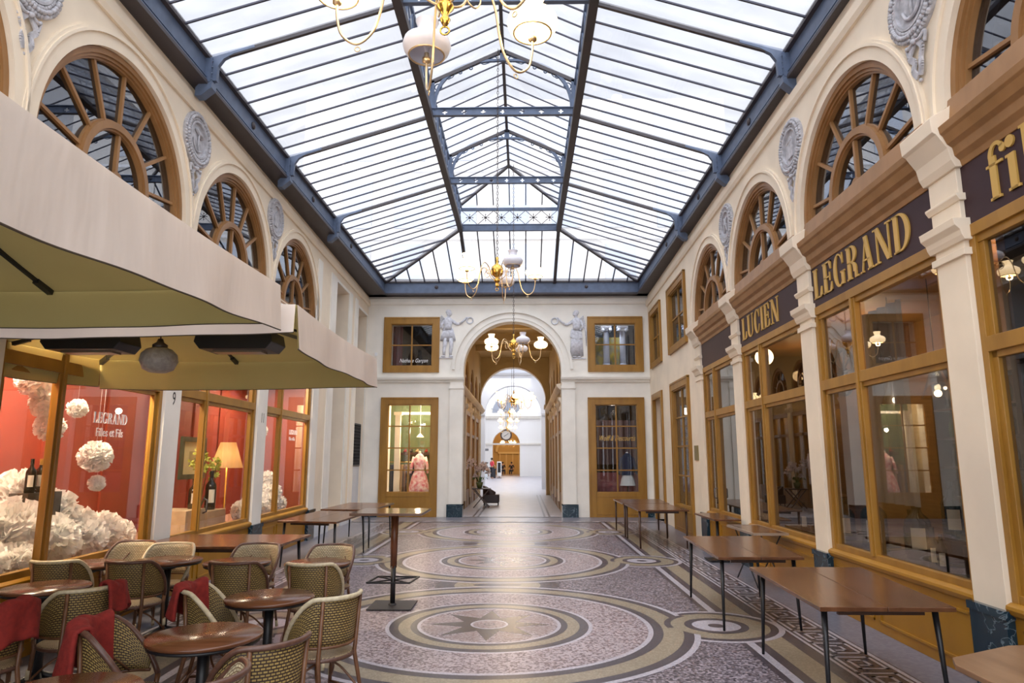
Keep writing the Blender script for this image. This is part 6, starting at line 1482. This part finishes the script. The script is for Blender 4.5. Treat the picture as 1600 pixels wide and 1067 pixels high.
m = MB(); m.box(-3.35,-2.72,58.4,59.0,.012,1.30); m.build('counter', mat('pale_kiosk_panel', (.72,.80,.84), .5), r_); m = MB(); m.box(-3.4,-2.66,58.3,59.1,1.30,1.38); m.box(-3.15,-2.9,58.38,58.4,.75,.95); m.build('counter_top', BLACK, r_)
m = MB(); m.tube([(-3.1,58.8,1.38),(-3.1,58.8,2.35)], .03, 8); m.build('post', BLACK, r_); m = MB(); m.box(-3.5,-2.65,58.4,59.2,2.35,2.55); m.build('canopy', mat('dull_canopy', (.15,.15,.16), .8), r_, bevel=.03)
m = MB(); m.box(-2.5,-2.0,59.5,60.1,.70,.85); m.box(-2.45,-2.05,59.6,60.0,.02,.7); m.build('dark_counter', mat('dark_counter', (.04,.04,.05), .6), label='dark counter beside the person in red', cat='counter', loc=(-2.25,59.8,0))
r_ = empty('sign_stand', (-1.75,60,0), 'black and white sign stand beside the far arch', 'sign'); m = MB(); m.box(-1.95,-1.55,60,60.05,.2,1.45); m.build('board', WHITE, r_); m = MB(); m.box(-1.88,-1.62,59.98,60,.5,1.35); m.build('black_panel', BLACK, r_); m = MB(); m.box(-1.95,-1.55,59.9,60.2,.012,.05); m.box(-1.78,-1.72,60,60.05,.05,.2); m.build('foot', BLACK, r_)
r_ = empty('wall_clock', (-1.28,65.0,3.9), 'round black rimmed clock hanging in the far arch', 'clock')
cp_ = lambda a, b, c: (-1.28+a, 65.0-c, 3.90+b)
m = MB(cp_); m.ring(0,0,.42,.56,0,.12,0,2*pi,32); m.build('rim', DKWOOD, r_); m = MB(cp_); m.ring(0,0,0,.42,.0,.06,0,2*pi,32); m.build('face', mat('clock_face', (.55,.50,.45), .6), r_); m = MB(cp_); m.beam((0,0,.08),(.22,.16,.08),.04,.03,up=(0,0,1)); m.beam((0,0,.08),(-.22,-.14,.08),.05,.03,up=(0,0,1)); m.build('hands', BLACK, r_)
m = MB(cp_); m.tube([(0,.5,.06),(0,2.5,.06)], .02, 6); m.build('rod', BLACK, r_)
# further chandeliers down the gallery
base = None
for i, (x, y, z) in enumerate(((-.25,36,4.75),(-.5,43,4.6),(-.8,51,4.5),(-1.0,58,4.3))):
    lb = ('lit chandelier between the second and third arches','lit chandelier of the bright gallery, nearest of three','lit chandelier of the bright gallery, middle one of three','lit chandelier of the bright gallery, farthest of three')[i]
    if base is None: base = make_chandelier([0,1,2,3,4], lb, (x,y,z), 8.2, R(15)); base['group'] = 'lit chandeliers in the gallery beyond the arch'; bk = kids(base)
    else: o = copy_tree(base, ks=bk); o.location = (x,y,z); o['label'] = lb
r_ = make_chandelier([0,1,2,3,4], 'lit chandelier glowing in the dim hall at the very end', (-1.2,69,3.3), 6, R(30))
# orchid table and armchair in the passage
r_ = empty('tray_table', (-1.12,24.6,0), 'dark folding tray table holding an orchid in the passage', 'table')
m = MB(); m.box(-1.45,-.80,24.3,24.85,.66,.69); m.build('table_top', DKWOOD, r_)
for y in (24.35,24.8):
    m = MB(); m.beam((-1.4,y,.66),(-.85,y,.02),.03,.03); m.build('leg', DKWOOD, r_); m = MB(); m.beam((-.85,y+.02,.66),(-1.4,y+.02,.02),.03,.03); m.build('leg', DKWOOD, r_)
r_ = empty('potted_orchid', (-1.2,24.6,.69), 'pale pink orchid in a pot on the dark tray table in the passage', 'plant')
m = MB(); m.lathe([(.08,.69),(.13,.90),(.12,.90),(.0,.88)], (-1.2,24.6,0), 18); m.build('pot', mat('olive_pot', (.10,.12,.03), .5), r_)
m = MB(); rnd = random.Random(3)
for i in range(12):
    a = rnd.random()*6.28; m.grid(lambda u, v, a=a: (-1.2+(.05+.26*u)*cos(a)+.04*(v-.5)*sin(a), 24.6+(.05+.26*u)*sin(a)-.04*(v-.5)*cos(a), .90+.18*sin(u*2.6)), 6, 1)
m.build('leaves', GR, r_, recalc=False); m = MB(); st = MB()
for k in range(4):
    tx, ty = -1.2+(-.30,.12,.20,-.08)[k], 24.6+.1*k-.15
    P = bez([(-1.2,24.6,.9),(-1.2+(tx+1.2)*.4,24.6,1.30),(tx,ty,1.66-.1*k),(tx+(.12 if tx > -1.2 else -.1),ty,1.45-.12*k)], 6); st.tube(P, .006, 5)
    for p in P[7:]:
        for q in range(5): 
            d = Vector([rnd.uniform(-1,1) for _ in range(3)]).normalized(); u = d.orthogonal().normalized()*.04; c9 = p+Vector([rnd.uniform(-.05,.05) for _ in range(3)]); m.poly([tuple(c9), tuple(c9+d*.06+u), tuple(c9+d*.12), tuple(c9+d*.06-u)])
st.build('stems', GR, r_); m.build('flowers', mat('pale_pink_petals', (.75,.60,.55), .7), r_, recalc=False)
AC = empty('armchair', (-1.1,26.4,0), 'dark brown tub armchair in the passage behind the orchid', 'armchair'); LEA = mat('dark_brown_leather', (.035,.018,.018), .4)
m = MB(); m.box(-1.15,-.42,25.5,26.2,.12,.50); m.build('seat', LEA, AC, bevel=.04)
m = MB(); m.grid(lambda u, v: (-.78+.40*cos(pi*.35+u*pi*1.3), 25.9+.38*sin(pi*.35+u*pi*1.3), .2+(.38+.30*sin(pi*u))*v), 24, 5); o = m.build('back', LEA, AC, recalc=False); o.modifiers.new('t','SOLIDIFY').thickness = .07
for x, y in ((-1.1,25.55),(-.47,25.55),(-1.1,26.15),(-.47,26.15)): m = MB(); m.tube([(x,y,.012),(x,y,.14)], .02, 8); m.build('leg', BLACK, AC)
AC.scale = (.82,.82,.82)
